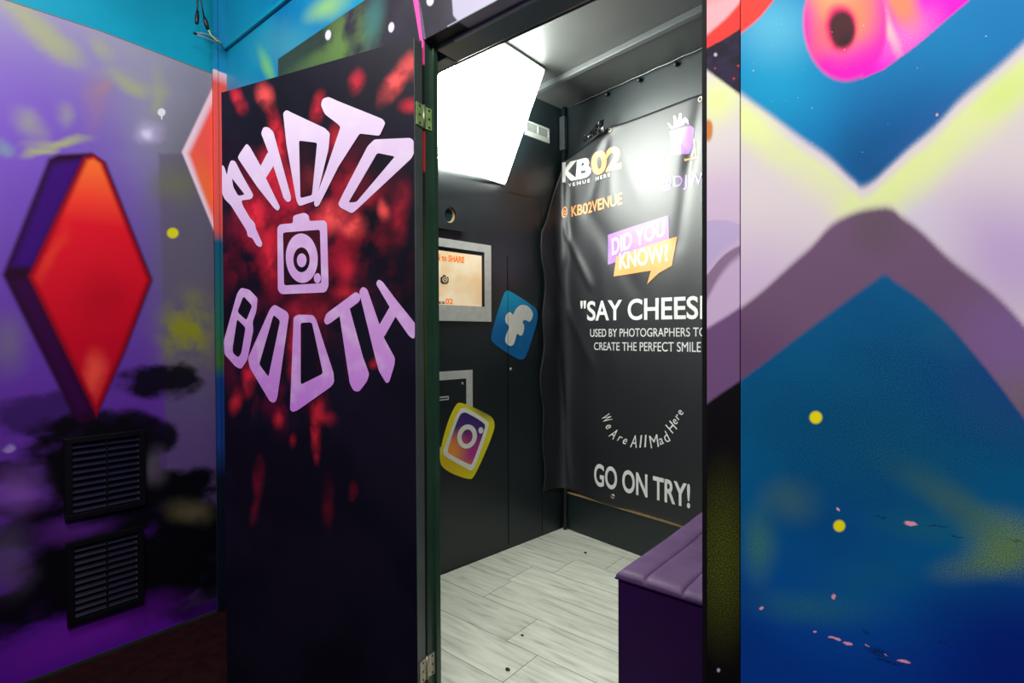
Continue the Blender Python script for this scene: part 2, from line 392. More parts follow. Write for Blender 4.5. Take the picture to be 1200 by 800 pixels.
# corner strips
PT = Paint('corner strip paint', PX, (-2.565, 1.03, 0), .4, .4)
PT.base(PT.ramp([((258, 30), S(16, 140, 184)), ((258, 84), S(16, 140, 184)), ((258, 86), S(250, 214, 220)), ((258, 100), S(255, 92, 76)), ((258, 270), S(250, 90, 76)), ((258, 284), S(20, 90, 120)), ((258, 380), S(40, 110, 90)), ((258, 425), S(70, 110, 40)), ((258, 445), S(20, 60, 130)), ((258, 520), S(30, 60, 130)), ((258, 560), S(14, 12, 26))]))
M_strip = PT.done()
struct('trim_2', slab((-2.57, 1.006, 0), (-2.558, 1.024, 3.05)), M_strip, None, (-2.565, 1.03, 0))
struct('trim_3', slab((-2.585, 1.026, 0), (-2.563, 1.064, 3.05)), M_strip, None, (-2.565, 1.03, 0))
struct('baseboard_left', slab((-2.57, -1.2, 0), (-2.562, 1.0, .012)), M_black_trim)

# ------------------------------------------------------------------ blue rear wall, booth facing, frame
def rear():
    bm = NB(); box(bm, (-2.7, 1.064, 0), (-1.2, 1.10, 3.1)); box(bm, (-1.175, 1.064, 2.33), (1.6, 1.10, 3.1)); return bm
struct('wall_rear', rear(), M_blue, None, (0, 1.064, 0))
PF = PL_face; fo = (-1.5, 1.02, 0)
P = Paint('dark mural facing', PF, fo, .5, .35, warp=(.02, 7), fine=.004)
P.base(S(50, 44, 56)); P.lay(S(30, 26, 36), P.noise(5, .4, .65))
P.lay(S(46, 60, 44), P.blob(352, 78, 50, 40, 0, .3)); P.lay(S(104, 136, 66), P.mul(P.blob(405, 48, 34, 44, 18), P.noise(9, .3, .6)), .9); P.lay(S(58, 118, 116), P.blob(438, 22, 12, 34, 12), .8); P.lay(S(96, 130, 60), P.blob(380, 66, 46, 10, -28), .6)
for c in [(384.5, 41, 3.4, 6), (458.5, 32, 3.4, 6), (504, 1, 4.2, 6)]: P.lay(S(225, 222, 235), P.blob(*c, 8, .75, P.Q0))
P.lay(S(112, 104, 128), P.poly([(491, 0), (494, 12), (499, 46), (496, 46)], .004), .8)
P.lay(S(255, 84, 168), P.poly([(482.5, -10), (489.2, -10), (495.5, 48), (492, 47)], .003)); 
P.lay(S(186, 182, 200), P.poly([(527, -40), (640, -40), (640, 10), (538, 26), (531, 18)], .006))
M_face = P.done()
struct('wall_front', slab((-2.0, 1.02, 0), (-1.165, 1.064, 2.32)), M_face, None, fo)
struct('wall_front_header', slab((-1.165, 1.02, 2.095), (-.295, 1.064, 2.32)), M_face, None, fo)
# head and left reveal of the door frame
hd = NB(); box(hd, (-1.16, 1.0215, 2.097), (-.36, 1.068, 2.12)); box(hd, (-1.16, 1.066, 2.084), (-.36, 1.155, 2.12), .004); box(hd, (-1.32, 1.1135, 2.084), (-1.162, 1.155, 2.12))
struct('trim_4', hd, M_soffit)
M_highlight = mat('edge highlight grey', S(176, 186, 194), .22, .6)  # added pale beads: highlights of the header edges put into colour and shape
bd = NB(); tube(bd, [(-1.08, 1.0652, 2.0845), (-.362, 1.0652, 2.0845)], .0042, 10); struct('trim_highlight_inner', bd, M_highlight)
bd = NB(); tube(bd, [(-1.06, 1.0192, 2.0945), (-.362, 1.0192, 2.0945)], .0032, 10); struct('trim_highlight_outer', bd, M_highlight)
M_reveal = mat('dark green frame paint', S(38, 68, 50), .35, .5, noise=.25, nscale=4)
lr = NB(); box(lr, (-1.175, 1.021, 0), (-1.16, 1.047, 2.095)); box(lr, (-1.175, 1.047, 0), (-1.150, 1.064, 2.095), .0015)
struct('trim_5', lr, M_reveal)
PT = Paint('pink paint run', PL_face, (-1.16, 1.03, 0), .5, .4)
PT.base(S(30, 30, 34)); PT.lay(S(255, 84, 168), PT.ss(PT.bb, 2.02, 2.03)); PT.lay(S(190, 40, 50), PT.mul(PT.ss(PT.bb, 1.715, 1.725), PT.ss(PT.bb, 1.87, 1.86)))
PT.lay(S(70, 90, 24), PT.mul(PT.ss(PT.bb, .9, 1.2), PT.ss(PT.bb, 1.7, 1.4)), .6)
rn = NB(); box(rn, (-1.1655, 1.0175, 0), (-1.1595, 1.0225, 2.093)); struct('trim_6', rn, PT.done(), None, (-1.16, 1.03, 0))

# right post of the frame, with its strip of the mural
po = (-.33, 1.02, 0)
A1 = [(826, 386), (831, 383), (870, 358), (945, 294), (1002, 248), (1031, 242), (1059, 255), (1116, 305), (1166, 344), (1215, 398)]
A2 = [(826, 475), (831, 471), (870, 444), (952, 383), (1028, 328), (1036, 323), (1046, 329), (1095, 365), (1145, 419), (1215, 510)]
VV = [(820, 76), (868, 112), (901, 136), (940, 166), (972, 188), (1002, 215), (1011, 221), (1021, 216), (1038, 201), (1064, 177), (1093, 153), (1128, 117), (1161, 90), (1215, 40)]
P = Paint('frame post mural', PF, po, .55, .15, warp=(.006, 14), fine=.0018)
P.base(S(44, 36, 60)); P.lay(S(30, 24, 40), P.noise(30, .4, .6))
body = P.ss(P.graph(VV), .006, -.006); P.lay(S(224, 217, 212), body); P.lay(S(232, 246, 150), P.mul(P.blob(842, 118, 26, 34, 38), body), .85)
P.lay(S(214, 190, 212), P.ss(P.bb, 1.62, 1.5)); P.lay(S(200, 172, 205), P.ss(P.bb, 1.5, 1.36), .8)
P.lay(S(186, 170, 206), P.mul(P.ss(P.graph([(820, 259), (845, 257), (872, 264)]), .001, -.003), P.ss(P.graph([(820, 335), (832, 318), (850, 298), (872, 285)]), 0, .02)), .8)
P.lay(S(118, 92, 118), P.mul(P.ss(P.graph([(820, 335), (832, 318), (850, 298), (872, 285)]), .004, -.003), P.ss(P.graph([(820, 372), (832, 345), (850, 316), (872, 296)]), -.01, .012)), .8)
P.lay(S(206, 130, 70), P.blob(829, 153, 7, 13, 0, .7))
P.lay(S(112, 80, 120), P.ss(P.graph(A1), .006, -.006)); bl = P.ss(P.graph(A2), .005, -.005); P.lay(S(9, 7, 11), bl)
P.lay(S(92, 100, 24), P.mul(P.mul(P.blob(846, 655, 34, 95, 0, .1), bl), P.noise(560, .42, .58)), .85)
P.lay(S(255, 60, 52), P.ss(P.graph([(820, 62), (828, 57), (850, 45), (870, 32)]), -.002, .003)); P.lay(S(255, 178, 180), P.mul(P.ss(P.graph([(820, 52), (836, 38), (850, 26), (868, 6)]), 0, .012), P.ss(P.bb, 1.93, 1.86)), .9)
for c in [(838.5, 64, 2.2, 2.4), (842, 785, 2, 2.4)]: P.lay(S(180, 170, 190), P.blob(*c, 0, .5, P.Q0))
for c in [(860, 92, 1.5), (865, 77, 1.5), (838, 80, 1.2)]: P.lay(S(220, 50, 60), P.blob(*c, None, 0, .3, P.Q0), .8)
M_post = P.done()
M_gap = mat('shadow gap black', S(10, 10, 11), .6, .2)
struct('trim_7', slab((-.3572, 1.02, 0), (-.2975, 1.10, 2.095)), M_post, None, po)
struct('trim_8', slab((-.2975, 1.0235, 0), (-.2955, 1.09, 2.095)), M_gap)
struct('trim_9', slab((-.3685, 1.026, 0), (-.3573, 1.075, 2.095)), M_gap)

# ------------------------------------------------------------------ right wall mural
mo = (.5, 1.02, 0)
P = Paint('right wall mural', PF, mo, .55, .15, warp=(.012, 7), fine=.0018)
G = S
P.base(P.ramp([((1000, 330), G(0, 88, 138)), ((1000, 500), G(0, 88, 130)), ((1000, 640), G(0, 90, 142)), ((1000, 700), G(0, 80, 148)), ((1000, 760), G(2, 66, 150)), ((1000, 800), G(0, 58, 145))]))
P.lay(G(8, 56, 150), P.blob(1190, 455, 100, 70), .7); P.lay(G(0, 22, 128), P.blob(1200, 770, 170, 110, 0, .1), .9); P.lay(G(0, 60, 130), P.blob(980, 620, 110, 60), .4)
sp = P.noise(560, .42, .58, 2); sp2 = P.ma('MULTIPLY_ADD', sp, .8, .2)
for c in [(1185, 637, 50, 34, 20, (132, 156, 36), .95), (1140, 606, 80, 20, 34, (86, 120, 70), .8), (1165, 655, 70, 20, -14, (110, 140, 44), .8), (1090, 570, 70, 22, 32, (70, 112, 80), .7), (1040, 520, 90, 70, 0, (20, 96, 110), .5), (1085, 620, 70, 20, 8, (30, 108, 104), .6), (925, 585, 32, 26, 10, (84, 122, 88), .8), (890, 640, 20, 44, 0, (76, 132, 84), .8), (945, 712, 75, 20, 3, (44, 116, 110), .7),
          (1165, 480, 60, 40, 40, (50, 100, 100), .5), (1130, 400, 60, 40, 40, (40, 96, 120), .5), (1010, 680, 60, 26, 0, (20, 100, 120), .5)]:
    P.lay(G(*c[5]), P.mul(P.blob(*c[:5]), sp2), c[6])
P.lay(G(0, 70, 104), P.mul(P.blob(1000, 470, 170, 150), sp), .5); P.lay(G(0, 40, 90), P.mul(P.noise(4, .42, .62), sp), .45)
# mauve arch and cream wings
gA1, gA2, gV = P.graph(A1), P.graph(A2), P.graph(VV)
mau = P.ss(gA2, -.006, .008); P.lay(G(112, 84, 112), mau); P.lay(G(98, 66, 102), P.mul(P.blob(870, 420, 60, 60), mau), .7); P.lay(G(128, 96, 152), P.mul(P.blob(1190, 410, 90, 80), mau), .8); P.lay(G(92, 80, 84), P.mul(P.blob(1030, 265, 36, 34), mau), .6)
P.lay(G(118, 122, 80), P.mul(P.blob(1190, 470, 30, 46), P.mul(mau, sp)), .6)
cr = P.ss(gA1, -.010, .012); P.lay(G(222, 212, 211), cr)
P.lay(G(206, 180, 212), P.mul(P.blob(880, 340, 100, 70), cr), .85); P.lay(G(188, 160, 208), P.mul(P.blob(1180, 300, 110, 80, 35), cr), .85); P.lay(G(206, 200, 220), P.mul(P.blob(1075, 250, 60, 26, 38), cr), .6)
dV = P.mul(P.mul(P.ss(gV, -.115, -.04), P.ss(gV, -.004, -.026)), cr); P.lay(G(226, 244, 140), P.mul(dV, P.ma('MULTIPLY_ADD', P.noise(7, .3, .6), .5, .5)), .8)
P.lay(G(214, 236, 130), P.mul(P.blob(1180, 105, 40, 22, -38), cr), .7); P.lay(G(236, 248, 160), P.mul(P.blob(880, 140, 36, 24, 38), cr), .6)
# upper blue with the pink trunk
up = P.ss(gV, -.006, .016); P.lay(G(0, 126, 182), up); P.lay(G(0, 88, 148), P.mul(P.blob(1060, 160, 110, 80, -20), up), .95); P.lay(G(0, 78, 132), P.mul(P.blob(1020, 195, 50, 50), up), .8)
P.lay(G(10, 160, 200), P.mul(P.blob(905, 90, 65, 55), up), .8); P.lay(G(96, 190, 216), P.mul(P.blob(905, 30, 50, 45), up), .8); P.lay(G(4, 118, 180), P.mul(P.blob(1180, 25, 60, 50), up), .7)
P.lay(G(46, 90, 160), P.mul(P.mul(P.blob(1110, 120, 110, 14, -40), up), sp), .6)
P.lay(G(255, 66, 54), P.ss(P.graph([(860, 46), (869, 38), (888, 22), (905, 2), (925, -24)]), -.006, .004))
tr = P.poly([(1030, -40), (1180, -40), (1136, 0), (1075, 52), (1036, 81), (1010, 92)], .006); P.lay(G(255, 0, 202), tr)
P.lay(G(255, 130, 205), P.mul(P.blob(1062, 42, 42, 26, -36), P.mul(tr, P.ma('MULTIPLY_ADD', sp, .4, .6))), .95); P.lay(G(255, 142, 92), P.mul(P.blob(1052, -4, 20, 42, -24, .4), tr), .95); P.lay(G(255, 205, 190), P.mul(P.blob(1038, 28, 7, 40, -22), tr), .9)
sn = P.blob(988.5, 26, 48.5, 67, 0, .93, P.Qf); P.lay(G(255, 28, 176), sn)
P.lay(G(255, 140, 96), P.mul(P.blob(985, 8, 42, 62, -14, .45), sn), .95); P.lay(G(255, 110, 110), P.mul(P.blob(960, 44, 18, 30, 20), sn), .7); P.lay(G(248, 0, 190), P.mul(P.blob(1008, 84, 50, 30, -20), sn), .85); P.lay(G(255, 176, 120), P.mul(P.blob(975, -10, 26, 30), sn), .7)
P.lay(G(255, 30, 110), P.blob(983, 33, 19, 28, -10, .7)); P.lay(G(72, 32, 36), P.blob(984, 35, 15.5, 23, -12, .75)); P.lay(G(48, 24, 30), P.blob(990, 47, 9, 9), .8)
# specks, dots and chipped paint
for c in [(956, 489, 8.6), (983.5, 616, 8)]: P.lay(G(244, 232, 10), P.blob(c[0], c[1], c[2]*.86, None, 0, .7, P.Q0))
P.lay(S(232, 224, 240), P.mul(P.noise(170, .775, .79, 1), P.ss(P.bb, 1.4, 1.62)), .7)
pk = G(236, 158, 176)
for c in [(1067.5, 613, 9.5, 3.4, 7), (977, 699, 2.4, 4, -25), (892, 712, 2.4, 3, 0), (954.5, 740, 2.6, 2.2, 20), (978, 748, 8, 2.2, 6), (994, 753.5, 6, 2.6, 16), (1059, 774, 8.5, 2.4, 12), (1039, 767, 3.4, 1.3, 20), (982, 597, 1.2, 2.6, 0), (1097, 134.5, 1.8, 3, 0), (1017, 757, 3, 1.2, 10)]:
    P.lay(pk, P.mul(P.blob(c[0], c[1], c[2]*.9, c[3]*.75, c[4], .7, P.warped(P.Q0, .006, 70)), P.noise(90, .3, .42)))
for c in [(1098, 616, 16, 1.6, 4), (1122, 629, 9, 1.4, 9), (1014, 740, 5, 2.4, 25), (1030, 764, 16, 7, 20), (1040, 775, 16, 3, 15), (1034, 606, 7, 1.6, 10), (1190, 633, 12, 1.6, 10), (1105, 752, 6, 1.5, 0)]:
    P.lay(G(4, 12, 40), P.mul(P.blob(c[0], c[1], c[2], c[3]*.7, c[4], .3, P.warped(P.Q0, .006, 90)), sp), .9)
struct('wall_right', slab((-.2955, 1.02, 0), (1.5, 1.064, 2.32)), P.done(), None, mo)
struct('wall_right_return', slab((-.2955, 1.066, 0), (1.6, 1.10, 2.32)), M_black)

# ------------------------------------------------------------------ inside of the booth
cor = meet(PL_il.O, PL_il.A, PL_ib.O, PL_ib.A)
ZC = 2.62
def wall_strip(p, q, off, z0, z1):
    """wall from p to q with thickness off away from the room"""
    bm = NB(); p, q = np.array(p), np.array(q); d = (q-p)/np.linalg.norm(q-p); n = np.array([-d[1], d[0], 0])*off
    vs = [bm.verts.new(v) for z in (z0, z1) for v in ((p[0], p[1], z), (q[0], q[1], z), (q[0]+n[0], q[1]+n[1], z), (p[0]+n[0], p[1]+n[1], z))]
    for f in ((0, 1, 2, 3), (7, 6, 5, 4), (0, 4, 5, 1), (1, 5, 6, 2), (2, 6, 7, 3), (3, 7, 4, 0)): bm.faces.new([vs[i] for i in f])
    bmesh.ops.recalc_face_normals(bm, faces=bm.faces); return bm
M_inner = mat('satin black booth wall', S(20, 30, 34), .42, .65, noise=.14, nscale=3, bump=.04, bscale=14)
fL = PL_il.O+PL_il.A*(-.66); bR = cor+PL_ib.A*1.75
il = struct('wall_inner_left', wall_strip(fL, cor, .05, ZB-.05, ZC+.05), M_inner)
ib = struct('wall_inner_back', wall_strip(cor, bR, .05, ZB-.05, ZC+.05), M_inner)
struct('wall_inner_right', slab((.02, 1.11, ZB-.05), (.07, 2.5, ZC+.05)), M_inner)
struct('wall_inner_front', slab((-2.02, 1.102, ZB-.05), (-1.215, 1.112, ZC+.05)), M_black)
struct('wall_inner_header', slab((-1.6, 1.157, 2.086), (.02, 1.167, ZC+.05)), M_black)
struct('ceiling', slab((-2.1, 1.1, ZC), (.1, 2.85, ZC+.05)), mat('black ceiling paint', S(60, 62, 62), .5, .4, noise=.1, nscale=4))

# laminate planks
def plank_material():
    M = bpy.data.materials.new('pale grey laminate planks'); M.use_nodes = True; nt = M.node_tree; b = nt.nodes['Principled BSDF']; L = nt.links.new
    N = lambda t: nt.nodes.new('ShaderNode'+t)
    def math_(op, x, y=None):
        n = N('Math'); n.operation = op
        for i, v in enumerate((x, y)):
            if v is None: continue
            if isinstance(v, (int, float)): n.inputs[i].default_value = v
            else: L(v, n.inputs[i])
        return n.outputs[0]
    tc = N('TexCoord'); sx = N('SeparateXYZ'); L(tc.outputs['Object'], sx.inputs[0]); X, Y = sx.outputs[0], sx.outputs[1]
    pw, ln = .1965, 1.21
    r = math_('DIVIDE', math_('SUBTRACT', Y, 1.158), pw); row = math_('FLOOR', r)      # seam rows
    rampn = N('ValToRGB'); rampn.color_ramp.interpolation = 'CONSTANT'; el = rampn.color_ramp.elements
    offs = [.3, 1.161, .1, 1.61, .42, 1.505, 1.326, .7]      # where the butt joints fall in each row
    while len(el) < 8: el.new(.5)
    for i, e in enumerate(el): e.position = i/8; e.color = (offs[i]/2,)*3+(1,)
    L(math_('DIVIDE', math_('ADD', row, .5), 8), rampn.inputs['Fac'])
    bw = N('RGBToBW'); L(rampn.outputs[0], bw.inputs[0]); off = math_('MULTIPLY', bw.outputs[0], 2)
    xx = math_('DIVIDE', math_('ADD', X, off), ln); cidx = math_('FLOOR', xx)
    fx = math_('FRACT', xx); fy = math_('FRACT', r)
    ex = math_('MULTIPLY', math_('MINIMUM', fx, math_('SUBTRACT', 1, fx)), ln); ey = math_('MULTIPLY', math_('MINIMUM', fy, math_('SUBTRACT', 1, fy)), pw)
    seam = N('MapRange'); seam.inputs['From Min'].default_value = .0006; seam.inputs['From Max'].default_value = .002; L(math_('MINIMUM', ex, ey), seam.inputs[0])
    bevel = N('MapRange'); bevel.inputs['From Min'].default_value = 0; bevel.inputs['From Max'].default_value = .02; L(ey, bevel.inputs[0])
    cid = N('CombineXYZ'); L(row, cid.inputs[0]); L(cidx, cid.inputs[1]); wn = N('TexWhiteNoise'); wn.noise_dimensions = '2D'; L(cid.outputs[0], wn.inputs['Vector'])
    mp = N('Mapping'); mp.inputs['Scale'].default_value = (1.6, 14, 1); ad = N('VectorMath'); ad.operation = 'ADD'; L(tc.outputs['Object'], ad.inputs[0]); sc = N('VectorMath'); sc.operation = 'SCALE'; sc.inputs['Scale'].default_value = 7; L(wn.outputs['Color'], sc.inputs[0]); L(sc.outputs[0], ad.inputs[1]); L(ad.outputs[0], mp.inputs[0])
    n1 = N('TexNoise'); n1.inputs['Scale'].default_value = 3.2; n1.inputs['Detail'].default_value = 7; n1.inputs['Distortion'].default_value = .5; L(mp.outputs[0], n1.inputs['Vector'])
    cr = N('ValToRGB'); e = cr.color_ramp.elements; e[0].position = .27; e[0].color = S(146, 147, 136); e[1].position = .66; e[1].color = S(198, 201, 188); k = e.new(.42); k.color = S(180, 183, 170); L(n1.outputs['Fac'], cr.inputs['Fac'])
    hs = N('HueSaturation'); L(cr.outputs[0], hs.inputs['Color']); v = math_('ADD', math_('MULTIPLY', wn.outputs['Value'], .14), .92); L(v, hs.inputs['Value'])
    mx = N('Mix'); mx.data_type = 'RGBA'; mx.inputs[6].default_value = S(74, 74, 66); L(hs.outputs[0], mx.inputs[7]); L(seam.outputs[0], mx.inputs[0])
    mx2 = N('Mix'); mx2.data_type = 'RGBA'; mx2.blend_type = 'MULTIPLY'; L(mx.outputs[2], mx2.inputs[6]); mx2.inputs[7].default_value = (1, 1, 1, 1); mx2.inputs[0].default_value = 0
    L(mx2.outputs[2], b.inputs['Base Color']); b.inputs['Roughness'].default_value = .45; b.inputs['Specular IOR Level'].default_value = .35
    return M
fb = NB(); vs = [fb.verts.new(Vector((p[0], p[1], z))) for z in (0.002, ZB) for p in (fL, cor, bR, (bR[0], 1.02))]
for f in ((3, 2, 1, 0), (4, 5, 6, 7), (0, 1, 5, 4), (1, 2, 6, 5), (2, 3, 7, 6), (3, 0, 4, 7)): fb.faces.new([vs[i] for i in f])
for v in vs:
    if v.co.y < 1.2: v.co.y = 1.022
bmesh.ops.recalc_face_normals(fb, faces=fb.faces)
struct('floor_inner', fb, plank_material(), None, (0, 0, 0))

# low panel under the banner with a bare wooden top edge, conduit, ceiling batten
lp = NB(); b0 = .0; pbox(lp, PL_ib, (.02, ZB, .001), (1.7, .298, .013))
bl = struct('baseboard_back', lp, M_inner)
wd = NB(); pbox(wd, PL_ib, (.03, .298, .001), (1.7, .312, .015)); obj('wooden_edge', wd, M_wood, bl)
cp_ = NB(); c0 = cor+PL_il.N*.028+PL_ib.N*.028; tube(cp_, [(c0[0], c0[1], ZB), (c0[0], c0[1], ZC-.002)], .013, 14)
t = empty('conduit_pipe', (c0[0], c0[1], ZB), 'dark painted vertical pipe running up the back corner behind the banner', 'pipe')
obj('pipe', cp_, M_inner, t, None, True)
br = NB(); box(br, (c0[0]-.02, c0[1]-.02, 2.36), (c0[0]+.016, c0[1]+.016, 2.56), .004); obj('bracket', br, mat('grey worn bracket', S(36, 45, 48), .4, noise=.2, nscale=30), t)
bt = NB(); p0, p1 = hit(655, 90, (0, 0, 1), ZC), hit(825, 6, (0, 0, 1), ZC); dd = p1-p0; p1 = p0+dd*1.7; p0 = p0-dd*.22
PLb = Plane((p0+p1)/2, dd, (0, 0, -1), np.cross(dd, (0, 0, -1))); Lh = np.linalg.norm(p1-p0)/2
pbox(bt, PLb, (-Lh, 0, -.014), (Lh, .03, .014), .003); struct('trim_10', bt, mat('grey painted batten', S(66, 70, 72), .4, .5, noise=.1, nscale=10))

# cable clipped along the top of the back wall
rod = [PL_ib.P(a, ZC-.004-.0035*((k % 2)), .012) for k, a in enumerate(np.linspace(.08, 1.6, 22))]
t = empty('clipped_cable', rod[0], 'thin shiny cable clipped along the top of the booth back wall', 'cable')
cb = NB(); tube(cb, rod, .0042, 8); obj('cable', cb, mat('glossy grey cable', S(62, 68, 70), .25, .6), t, None, True)
for px, py in ((713, 112), (751, 90), (794, 69)):
    a = PL_ib.at(px, py)[0]; k = NB(); c = PL_ib.P(a, ZC-.028, .02); tube(k, [c+PL_ib.N*-.016, c, c+PL_ib.N*.006], [.012, .012, .007], 12); obj('clip', k, M_blackrubber, t, None, True)

# seams, screws of the left inner wall
sm = NB()
for px, y0, y1 in ((594.5, 300, 637),):
    a, b1 = PL_il.at(px, y0); _, b2 = PL_il.at(px, y1); pbox(sm, PL_il, (a-.0012, b2, 0), (a+.0012, b1, .0028))
a, b_ = PL_il.at(634, 240); pbox(sm, PL_il, (a-.0015, ZB+.02, 0), (a+.0015, b_, .0012))
a0, b0_ = PL_il.at(596, 225); a1, b1_ = PL_il.at(633, 235); pbox(sm, PL_il, (a0, b0_-.001, 0), (a1, b0_+.001, .0012))
obj('panel_seam', sm, M_gap, il)
def screw(px, py, pl, parent, r=.007):
    a, b = pl.at(px, py); k = NB(); disc(k, pl.P(a, b, .0), pl.N, r, .004, 12, 1); return obj('screw', k, M_screw, parent, None, True)
screw(598.5, 432.5, PL_il, il, .008); screw(643, 464, PL_il, il, .005)

# ------------------------------------------------------------------ tilted LED panel
LT = np.array([-1.598, 2.212, 2.606]); LBt = np.array([-1.868, 2.212, 2.07]); ly = np.array([0, 1., 0])
lb = LBt-LT; hgt = np.linalg.norm(lb); LN = np.cross(ly, lb/hgt); LN = LN if LN[0] > 0 else -LN
PLl = Plane(LT, (0, -1, 0), lb, LN); WL = .632
t = empty('led_panel', LBt, 'large square white light panel tilted between ceiling and booth wall', 'light')
k = NB(); r = .014
pbox(k, PLl, (0, 0, -.012), (WL, r, .004)); pbox(k, PLl, (0, hgt-r, -.012), (WL, hgt, .004)); pbox(k, PLl, (0, r, -.012), (r, hgt-r, .004)); pbox(k, PLl, (WL-r, r, -.012), (WL, hgt-r, .004))
obj('frame', k, mat('pale aluminium frame', S(215, 220, 205), .45, .5), t)
k = NB(); pbox(k, PLl, (r+.001, r+.001, -.010), (WL-r-.001, hgt-r-.001, .016)); obj('diffuser', k, mat('lit diffuser', (1, 1, 1, 1), .5, .3, 0, (.95, 1, .92, 1), LED_POWER), t)

# white vent grille high on the left wall
va0, vb0 = PL_il.at(613, 152); va1, vb1 = PL_il.at(643, 168); _, vb2 = PL_il.at(643, 151.5)
t = empty('vent_grille', PL_il.P(va1-.08, vb1, 0), 'small white louvred vent beside the light panel', 'vent')
k = NB(); W_, H_ = .2, vb2-vb1; a0 = va1-W_
pbox(k, PL_il, (a0, vb1, 0), (va1, vb1+.026, .008)); pbox(k, PL_il, (a0, vb2-.012, 0), (va1, vb2, .008)); pbox(k, PL_il, (a0, vb1+.026, 0), (a0+.012, vb2-.012, .008)); pbox(k, PL_il, (va1-.012, vb1+.026, 0), (va1, vb2-.012, .008)); pbox(k, PL_il, (va1-.1, vb1+.026, 0), (va1-.09, vb2-.012, .008))
obj('frame', k, M_white_plastic, t)
k = NB(); pbox(k, PL_il, (a0+.012, vb1+.026, 0), (va1-.012, vb2-.012, .001)); obj('backing', k, M_gap, t)
k = NB(); n = 6
for i in range(n):
    z = vb1+.028+(vb2-vb1-.042)*(i+.3)/n
    pbox(k, PL_il, (a0+.012, z, .001), (va1-.1, z+.0035, .004)); pbox(k, PL_il, (va1-.09, z, .001), (va1-.012, z+.0035, .004))
obj('slats', k, M_white_plastic, t)

# camera port: black plate with a round hole
mapL = lambda a, b, c: PL_il.P(a, b, c)
def pxs(pl, pts, ox=0, oy=0, s=1.): return [pl.at(ox+p[0]/s, oy+p[1]/s) for p in pts]
t = empty('camera_port', PL_il.P(*PL_il.at(525, 270)), 'black plate with a round camera hole above the booth screen', 'camera port')
hole = pxs(PL_il, ell(165, 258, 52, 74), 505, 220, 8)
plate = pxs(PL_il, [(-220, 160), (-120, 100), (55, 105), (180, 125), (300, 200), (300, 410), (270, 415), (55, 378), (-220, 330)], 505, 220, 8)
k = NB(); shape_bm(k, [chaikin(plate, 1), hole], mapL, .014); obj('plate', k, M_inner, t)
k = NB(); inn = pxs(PL_il, ell(160, 258, 40, 62), 505, 220, 8); shape_bm(k, [pxs(PL_il, ell(165, 258, 54, 76), 505, 220, 8), inn], mapL, .006); obj('wooden_rim', k, M_wood, t)
k = NB(); shape_bm(k, [pxs(PL_il, ell(160, 258, 42, 64), 505, 220, 8)], mapL, .003); obj('lens', k, mat('dark lens glass', S(30, 50, 54), .1, .6), t)

# screen in its steel frame
t = empty('booth_screen', PL_il.P(*PL_il.at(560, 377)), 'lit cream touch screen in a wide steel frame on the booth wall', 'screen')
aR, zT = PL_il.at(574.6, 287.8); _, zB_ = PL_il.at(574.6, 376.8); aI, zIT = PL_il.at(567.3, 295.8); _, zIB = PL_il.at(567.3, 359.5); aS, zST = PL_il.at(563.9, 299.8)
aL0 = aR-.60; aLI = aL0+(aR-aI)
k = NB(); c_ = .006
pbox(k, PL_il, (aL0, zIT, 0), (aR, zT, c_)); pbox(k, PL_il, (aL0, zB_, 0), (aR, zIB, c_)); pbox(k, PL_il, (aL0, zIB, 0), (aLI, zIT, c_)); pbox(k, PL_il, (aI, zIB, 0), (aR, zIT, c_))
obj('steel_frame', k, M_steel, t)
k = NB(); pbox(k, PL_il, (aLI, zIB, 0), (aI, zIT, .002)); obj('bezel', k, M_screen_black, t)
PS = Paint('glowing screen', PL_il, (0, 0, 0), .12, .5, warp=(.03, 6)); PS.base(S(250, 228, 196)); PS.lay(S(240, 208, 160), PS.noise(7, .4, .65)); PS.lay(S(225, 180, 130), PS.blob(566, 345, 14, 40), .6)
Ms = PS.done(); PS.b.inputs['Emission Strength'].default_value = .3; PS.nt.links.new(PS.col, PS.b.inputs['Emission Color'])
for nn in PS.nt.nodes:
    pass
k = NB(); pbox(k, PL_il, (aLI+.012, zIB+.001, .002), (aS, zST, .0035)); scr = obj('display', k, Ms, t, (0, 0, 0))
M_or = mat('orange screen lettering', S(240, 120, 20), .4, .3, 0, S(240, 120, 20), .5); M_gr = mat('grey screen lettering', S(60, 52, 48), .4)
off = lambda pl, c0: (lambda a, b, c: pl.P(a, b, c+c0))
q4 = lambda pl, bl_, br_, tr_, tl_: [pl.at(*p) for p in (bl_, br_, tr_, tl_)]
k = NB(); text_bm(k, 'N to SHARE', q4(PL_il, (510.5, 304.6), (543.5, 308.2), (543.5, 301), (510.5, 297)), off(PL_il, .0036), .03); obj('screen_heading', k, M_or, scr)
k = NB(); text_bm(k, '02', q4(PL_il, (521.6, 356.2), (530.2, 356.4), (530.2, 350), (521.6, 349.6)), off(PL_il, .0036), .03); obj('screen_number', k, M_or, scr)
k = NB(); text_bm(k, 'KB', q4(PL_il, (514, 356), (521, 356.2), (521, 353.2), (514, 353)), off(PL_il, .0036), .02); obj('screen_initials', k, M_gr, scr)
k = NB(); ox = (505, 260, 6.15)
shape_bm(k, [pxs(PL_il, chaikin([(66, 395), (80, 395), (84, 382), (100, 382), (106, 395), (124, 395), (124, 447), (66, 447)], 1), *ox), pxs(PL_il, ell(98, 415, 19, 22), *ox)], off(PL_il, .0036)); shape_bm(k, [pxs(PL_il, ell(98, 415, 12, 15), *ox), pxs(PL_il, ell(98, 415, 6, 8), *ox)], off(PL_il, .0036)); obj('camera_symbol', k, M_gr, scr)

